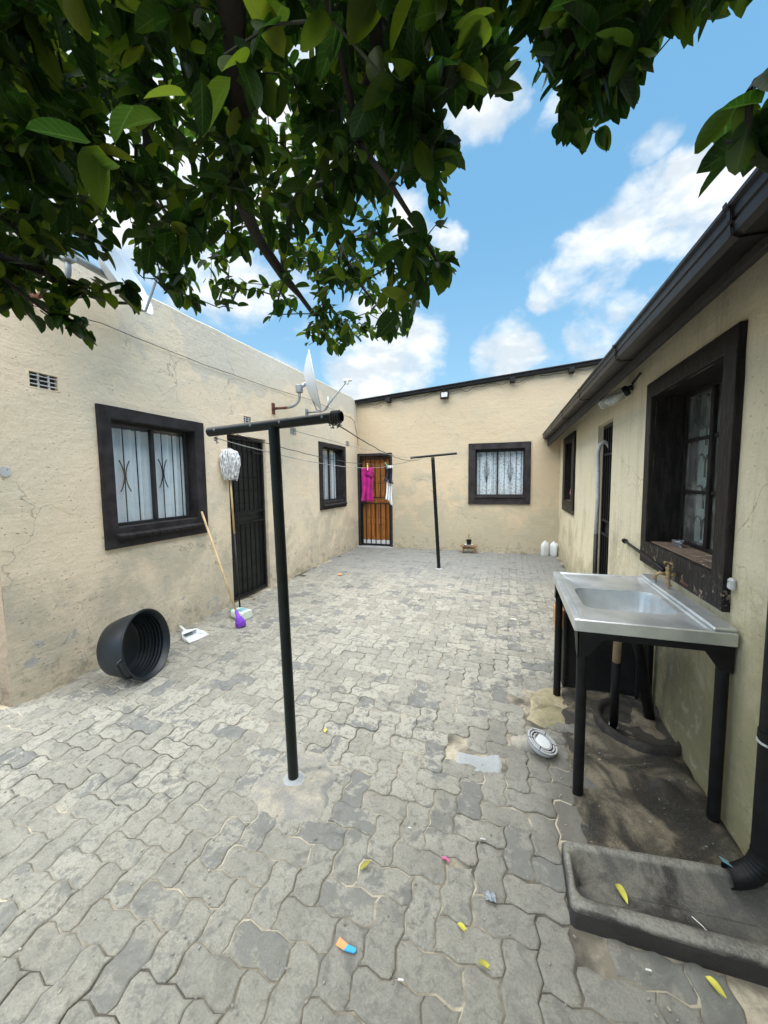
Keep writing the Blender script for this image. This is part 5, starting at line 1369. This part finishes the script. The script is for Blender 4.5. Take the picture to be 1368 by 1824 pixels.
litter_flat('pink_scrap', [(-.238, 1.385), (-.222, 1.39), (-.205, 1.382), (-.208, 1.392), (-.225, 1.40), (-.24, 1.395)], .008, 'pink', 'tiny pink scrap of plastic on the pavers', 'scrap')
litter_flat('paper_scrap', [(-2.60, 5.46), (-2.56, 5.45), (-2.54, 5.48), (-2.56, 5.52), (-2.61, 5.50)], .012, 'orange', 'orange and pink paper scrap far across the yard', 'scrap', .01)
for (x, y, s_, lab) in ((.02, 4.2, .06, 'white paper sliver on the pavers left of the sink'), (-.10, 1.52, .022, 'white crumb of paper in the paving joint near the smooth cement patch'), (.41, 1.235, .018, 'tiny white chip beside the trough'), (-.40, 1.48, .016, 'tiny white chip near the fallen leaf left of centre'), (-.30, .98, .018, 'tiny white chip at the bottom edge')):
    litter_flat('paper_scrap', [(x, y), (x + s_, y + s_ * .15), (x + s_ * .9, y + s_ * .4), (x + .1 * s_, y + s_ * .3)], .008, 'paper', lab, 'scrap', .002)
bt = MB().tube([(.60 + .012 * math.sin(k * 1.1) + .01 * k, 1.42 - .008 * k + .012 * math.cos(k * 1.7), .026) for k in range(9)], .0016, 5).build('string', M['paper'], smooth=True); tag(bt, 'bent white string lying in the drain trough', 'string')
litter_flat('blue_scrap', [(.885, 1.56), (.90, 1.545), (.905, 1.55), (.893, 1.572)], .072, 'cyan', 'bright blue scrap of plastic beside the downpipe shoe', 'scrap')
chips = MB()
for k in range(1000):
    x = random.uniform(-3.0, .85); y = random.uniform(.6, 5.0) if k % 3 else random.uniform(.6, 2.4); s_ = random.uniform(.0015, .005)
    if not in_yard(x, y): continue
    a = random.random() * 6; chips.box(-s_, s_, -s_ * .6, s_ * .6, 0, s_ * .6, 0, Matrix.Translation((x, y, .004)) @ Matrix.Rotation(a, 4, 'Z'))
tag(chips.build('grit', M['cement']), kind='stuff')

# ================================================================== lemon tree overhead
MASK = [
    [(-400, -500), (1368, -500), (1700, -500), (1700, -60), (1345, -10), (1300, 30), (1268, 40), (1225, 70), (1185, 60), (1160, 95), (1150, 150), (1110, 190), (1075, 215), (1080, 262), (1062, 240), (1035, 262), (990, 240), (990, 215), (1008, 180), (975, 165), (950, 150), (960, 100), (940, 60), (920, 65), (915, 125), (930, 145), (895, 175), (850, 165), (840, 190), (795, 160), (770, 175), (770, 130), (745, 100), (755, 180), (790, 230), (815, 240), (818, 300), (790, 330), (800, 390), (840, 405), (775, 408), (762, 330), (745, 300), (735, 330), (690, 335), (700, 380), (745, 400), (770, 440), (832, 462), (800, 510), (760, 510), (762, 548), (720, 550), (742, 590), (690, 608), (640, 600), (600, 632), (545, 615), (500, 570), (460, 572), (420, 552), (375, 560), (350, 572), (310, 545), (290, 515), (255, 500), (240, 480), (200, 470), (170, 455), (110, 462), (60, 500), (20, 540), (-400, 560)],
    [(1235, 245), (1275, 225), (1262, 180), (1268, 120), (1320, 105), (1345, 130), (1368, 105), (1560, 90), (1560, 290), (1368, 300), (1340, 300), (1265, 315), (1270, 285), (1310, 255), (1240, 258)],
    [(-60, 480), (40, 520), (100, 540), (160, 575), (180, 605), (140, 615), (75, 600), (50, 560), (-60, 545)],
    [(60, 470), (150, 500), (225, 490), (255, 515), (235, 560), (170, 530), (110, 545), (60, 520)],
]
def inpoly(u, v, poly):
    c = np.zeros(np.shape(u), bool); n = len(poly)
    for i in range(n):
        (x1, y1), (x2, y2) = poly[i], poly[(i + 1) % n]
        if y1 == y2: continue
        c ^= ((y1 > v) != (y2 > v)) & (u < (x2 - x1) * (v - y1) / (y2 - y1) + x1)
    return c
def crown_ok(P):
    """a leaf may stand anywhere in the crown, but the crown's underside keeps the outline of the real tree"""
    u, v, w = view_px(P)
    inside = np.zeros(len(P), bool)
    for poly in MASK: inside |= inpoly(u, v, poly)
    inframe = (w > .02) & (u > -40) & (u < 1410) & (v > -30) & (v < 1860)
    return inside | ~inframe
tree = empty('lemon_tree', (-1.1, -1.15, 0), 0, 'leafy lemon tree with dark green foliage hanging over the yard from above', 'tree')
T0 = Vector((-1.1, -1.15, 0))
nodes = []; parent_i = []
def add_path(pts, pidx=None, sub=6):
    P = [Vector(p) for p in pts]; last = pidx
    if pidx is None: nodes.append(P[0]); parent_i.append(-1); last = len(nodes) - 1; rest_ = P[1:]
    else: rest_ = P
    for q in rest_:
        a = nodes[last]; m_ = max(1, int((q - a).length / .12))
        for k in range(1, m_ + 1):
            p = a.lerp(q, k / m_) + Vector((random.gauss(0, .008), random.gauss(0, .008), random.gauss(0, .008)))
            nodes.append(p); parent_i.append(last); last = len(nodes) - 1
    return last
i0 = add_path([T0, T0 + Vector((.03, .05, .7)), T0 + Vector((.1, .12, 1.5)), T0 + Vector((.2, .3, 2.1))])
iA = add_path([(-.7, -.3, 2.65), cam_pt(400, -120, 1.05), cam_pt(412, 60, 1.15), cam_pt(420, 200, 1.25), cam_pt(428, 330, 1.4), cam_pt(450, 420, 1.55), cam_pt(505, 495, 1.7), cam_pt(560, 560, 1.95)], i0)
iB = add_path([(-1.2, -.1, 2.9), cam_pt(200, -60, 1.5), cam_pt(255, 100, 1.6), cam_pt(265, 250, 1.75), cam_pt(250, 380, 2.0)], i0)
iC = add_path([(-.3, -.4, 2.9), cam_pt(660, -80, 1.2), cam_pt(672, 90, 1.25), cam_pt(638, 200, 1.35), cam_pt(592, 320, 1.5), cam_pt(600, 440, 1.7), cam_pt(632, 490, 1.85), cam_pt(680, 560, 2.1)], i0)
iD = add_path([(-1.6, -.2, 2.7), cam_pt(-60, -20, 1.6), cam_pt(60, 140, 1.7), cam_pt(130, 260, 1.8), cam_pt(205, 335, 1.9)], i0)
iE = add_path([(.3, -.3, 2.9), cam_pt(1005, -120, 1.15), cam_pt(1012, 20, 1.15), cam_pt(1014, 110, 1.17), cam_pt(1022, 190, 1.2), cam_pt(1035, 232, 1.22)], i0)
iF = add_path([(.9, -.5, 2.8), (.95, .1, 2.6), cam_pt(1450, 60, .95), cam_pt(1372, 130, .88), cam_pt(1340, 170, .86), cam_pt(1318, 235, .85), cam_pt(1300, 265, .85)], i0)
iG = add_path([(-1.5, .2, 2.5), cam_pt(-120, 420, 1.3), cam_pt(0, 498, 1.25), cam_pt(50, 530, 1.22), cam_pt(95, 568, 1.2), cam_pt(125, 583, 1.2)], i0)
iH = add_path([cam_pt(-10, 440, 1.35), cam_pt(60, 472, 1.32), cam_pt(110, 512, 1.3), cam_pt(165, 522, 1.3)], iG - 8)
iI = add_path([cam_pt(700, 60, 1.15), cam_pt(735, 200, 1.1), cam_pt(780, 250, 1.1)], iC - 26 if iC > 30 else iC)
iJ = add_path([cam_pt(640, 260, 1.15), cam_pt(690, 330, 1.0), cam_pt(740, 420, .95), cam_pt(790, 455, .95)], iC - 12)
iK = add_path([cam_pt(870, -80, 1.15), cam_pt(868, 40, 1.1), cam_pt(872, 110, 1.1), cam_pt(880, 150, 1.1)], iE - 10)
iL = add_path([cam_pt(1150, -60, 1.3), cam_pt(1190, 10, 1.3), cam_pt(1225, 40, 1.3)], iE - 8)
n_limb = len(nodes)
# twig bases
tw_list = []
def try_tip(u, v, D, size=1.0):
    tw_list.append((cam_pt(u, v, D), size))
main = MASK[0]
cnt = 0
while cnt < 1400:
    u = random.uniform(-250, 1400); v = random.uniform(-320, 630)
    if not bool(inpoly(np.array(u), np.array(v), main)): continue
    if u > 700 and v < 0 and random.random() < .5: continue
    if u > 860: D = random.uniform(1.0, 1.6)
    elif u > 690: D = random.uniform(.85, 1.8)
    elif v > 430 and u > 230: D = random.uniform(1.4, 2.5)
    elif v > 430: D = random.uniform(1.15, 1.9)
    else: D = random.uniform(1.1, 2.7)
    if v < 360 and 130 < u < 700 and random.random() < .012: D = random.uniform(.55, .9)
    if u > 860 and random.random() < .25: continue
    tw_list.append((cam_pt(u, v, D), 1.0)); cnt += 1
for k in range(480):      # unseen rest of the crown, above and behind, thickened to block light
    a = random.random() * 6.283; r = random.random() ** .5
    tw_list.append((Vector((-.55 + 2.1 * r * math.cos(a), .15 + 1.7 * r * math.sin(a), random.uniform(2.75, 3.8 - .7 * r))), 1.0))
for (u, v, D) in ((1300, 140, .82), (1340, 150, .84), (1255, 240, .82), (1290, 290, .84), (1330, 260, .85), (1350, 220, .86), (1310, 200, .86), (1275, 235, .83), (1345, 290, .86), (1400, 200, .86), (1420, 260, .9),
                  (150, 590, 1.2), (95, 560, 1.2), (60, 550, 1.22), (30, 530, 1.24), (120, 565, 1.2), (160, 520, 1.3), (200, 530, 1.3), (225, 505, 1.3), (120, 510, 1.3), (90, 500, 1.3), (170, 490, 1.35), (205, 490, 1.32),
                  (600, 615, 2.2), (580, 600, 2.2), (560, 590, 2.1), (620, 600, 2.2), (545, 600, 2.1), (660, 590, 2.3), (640, 575, 2.2), (500, 560, 2.0), (720, 575, 2.2), (760, 480, 1.3), (800, 400, .98), (815, 462, .95), (780, 480, .95), (730, 580, 1.7), (700, 590, 1.8), (1060, 235, 1.2), (1010, 220, 1.18), (1075, 240, 1.2), (880, 165, 1.1), (860, 170, 1.1), (790, 150, 1.1), (1235, 65, 1.3), (1150, 120, 1.25)):
    tw_list.append((cam_pt(u, v, D), 1.0))
tips = [t for t in tw_list if t[0].z < 3.9]
NP = np.array([tuple(p) for p in nodes])
anchor = np.array([-.6, -.3, 2.9])
order = sorted(range(len(tips)), key=lambda i: min(np.linalg.norm(NP[::4] - np.array(tips[i][0]), axis=1)))
leafM = []; lenl = []
nodesN = [np.array(p) for p in nodes]
arr = np.array(nodesN)
buf = list(arr)
arrbig = np.zeros((20000, 3)); arrbig[:len(buf)] = arr; ncur = len(buf)
RADM = {}
def leaf_frame(pos, dirv, nrm, L_, w_):
    x = dirv.normalized(); z = (nrm - x * nrm.dot(x))
    if z.length < 1e-4: z = x.orthogonal()
    z.normalize(); y = z.cross(x)
    return (pos, x, y, z, L_, w_)
for i in order:
    tip, size = tips[i]
    t = np.array(tip)
    dd = np.linalg.norm(arrbig[:ncur] - t, axis=1); dd[0:18] += 5
    j = int(np.argmin(dd)); a = Vector(arrbig[j])
    L = (tip - a).length
    if L > 1.3: continue
    m_ = max(2, int(L / .07)); last = j
    perp = Vector((random.gauss(0, 1), random.gauss(0, 1), random.gauss(0, .5))).normalized() * L * .12
    pts = []
    for k in range(1, m_ + 1):
        tt = k / m_; p = a.lerp(tip, tt) + perp * math.sin(math.pi * tt) + Vector((0, 0, .10 * L * math.sin(math.pi * tt)))
        arrbig[ncur] = p; nodes.append(p); parent_i.append(last); last = ncur; ncur += 1; pts.append(p)
    # leaves on the outer part
    outer = [p for p in pts if (p - tip).length < .24] or [tip]
    nl = random.randint(7, 11)
    ang = random.random() * 6.28
    for k in range(nl):
        s_ = k / max(1, nl - 1); q = outer[min(len(outer) - 1, int(s_ * len(outer)))]
        q = q + Vector((random.gauss(0, .012), random.gauss(0, .012), random.gauss(0, .012)))
        td = (tip - a).normalized() if L > .01 else Vector((0, .5, -.5))
        ang += 2.4
        side = td.orthogonal().normalized(); side.rotate(Matrix.Rotation(ang, 3, td))
        dirv = side * .8 + td * random.uniform(.2, .9) + Vector((0, 0, -random.uniform(.05, .7)))
        nrm = Vector((random.gauss(0, .35), random.gauss(0, .35), 1))
        sz = random.uniform(.034, .072) if (q - Vector((0, 0, 1.5))).length > .95 else random.uniform(.055, .085)
        leafM.append(leaf_frame(q, dirv, nrm, sz, sz * random.uniform(.40, .58)))
C_ = np.array([tuple(l[0] + l[1] * l[4] * .6) for l in leafM])
B_ = np.array([tuple(l[0] + l[1] * l[4] * .15) for l in leafM])
u_, v_, w_ = view_px(C_)
dcam = np.linalg.norm(C_ - np.array([0, 0, CAM_H]), axis=1)
ok = crown_ok(C_) & crown_ok(B_) & (dcam > .82)
leaves = [leafM[i] for i in np.nonzero(ok)[0]]; u_, v_, dcam = u_[ok], v_[ok], dcam[ok]
infr = (u_ > -20) & (u_ < 1390) & (v_ > -20) & (v_ < 700)
rank = np.argsort(np.where(infr, dcam, 99))
shapes = []
for q in range(5):
    v, f = flat_leaf(1.0, 1.0, 8, random.uniform(.25, .7), random.uniform(.04, .28))
    _lt = [p[0] for p in v]; _lw = [0.0 if k % 3 == 1 else 1.0 for k in range(len(v))]
    _lm = MB().add(v, f).mesh('leaf', M['leaf'], smooth=True)
    _lm.attributes.new('lt', 'FLOAT', 'POINT').data.foreach_set('value', _lt); _lm.attributes.new('lw', 'FLOAT', 'POINT').data.foreach_set('value', _lw)
    shapes.append((np.array(v), f, _lm, _lt, _lw))
big_ids = set(rank[:300].tolist())
V = []; Fc = []; A = []; LT = []; LWt = []; off = 0
for i, (pos, x, y, z, L_, ww) in enumerate(leaves):
    sv, sf, me, _lt, _lw = shapes[i % 5]
    Mx = Matrix(((x.x * L_, y.x * ww, z.x * ww, pos.x - T0.x), (x.y * L_, y.y * ww, z.y * ww, pos.y - T0.y), (x.z * L_, y.z * ww, z.z * ww, pos.z), (0, 0, 0, 1)))
    if i in big_ids:
        o = bpy.data.objects.new('leaf', me); col.objects.link(o); o.parent = tree; o.matrix_local = Mx
        continue
    mm = np.array(Mx); pv = sv @ mm[:3, :3].T + mm[:3, 3]
    V.append(pv); Fc += [tuple(q + off for q in fc) for fc in sf]; off += len(sv); A += [random.random()] * len(sv); LT += _lt; LWt += _lw
V = np.concatenate(V)
me = bpy.data.meshes.new('foliage'); me.from_pydata(V.tolist(), [], Fc); me.materials.append(M['leaf']); me.update()
at = me.attributes.new('rnd', 'FLOAT', 'POINT'); at.data.foreach_set('value', A); me.attributes.new('lt', 'FLOAT', 'POINT').data.foreach_set('value', LT); me.attributes.new('lw', 'FLOAT', 'POINT').data.foreach_set('value', LWt); me.shade_smooth()
fo = bpy.data.objects.new('foliage', me); col.objects.link(fo); fo.parent = tree; tag(fo, kind='stuff')
# limbs: radii by the pipe model
nN = len(nodes); load = np.zeros(nN); child = [0] * nN
for i in range(nN): 
    if parent_i[i] >= 0: child[parent_i[i]] += 1
for i in range(nN - 1, 0, -1):
    if child[i] == 0: load[i] += 1
    load[parent_i[i]] += load[i]
rad = np.minimum(.11, .0016 * np.maximum(load, 1) ** .56)
tr_, lb_, tg_ = MB(), MB(), MB()
okn = crown_ok(np.array([tuple(p) for p in nodes]))
for i in range(1, nN):
    p = parent_i[i]
    a, b = nodes[p], nodes[i]
    if i >= n_limb and not (okn[i] and okn[p]): continue
    dd_ = min((Vector(a) - Vector((0, 0, 1.5))).length, (Vector(b) - Vector((0, 0, 1.5))).length)
    if dd_ < (.4 if i < n_limb else .85): continue
    r0, r1 = rad[p], rad[i]
    if p < n_limb and i >= n_limb: r0 = min(r0, r1 * 1.3)
    tgt = tr_ if r1 > .03 else (lb_ if i < n_limb else tg_)
    seg = 10 if r1 > .03 else (7 if i < n_limb else 4)
    if i < n_limb and p < n_limb: r0 = min(r0, .11)
    tgt.tube([Vector(a) - T0, Vector(b) - T0 + (Vector(b) - Vector(a)) * .04], [max(r0, .0012) , max(r1, .0011)], seg, cap=False)
tr_.build('trunk', M['bark'], tree, smooth=True); lb_.build('limbs', M['bark'], tree, smooth=True); tag(tg_.build('twigs', M['twig'], tree, smooth=True), kind='stuff')
for (u, v, D) in ((138, 574, 1.19), (146, 580, 1.2), (150, 573, 1.21)):
    mb = MB(); c_ = cam_pt(u, v, D) - T0
    mb.lathe([(.0, -.011), (.006, -.009), (.009, 0), (.006, .009), (0, .012)], 10, Matrix.Translation(c_)); mb.build('fruit', M['fruit'], tree, smooth=True)
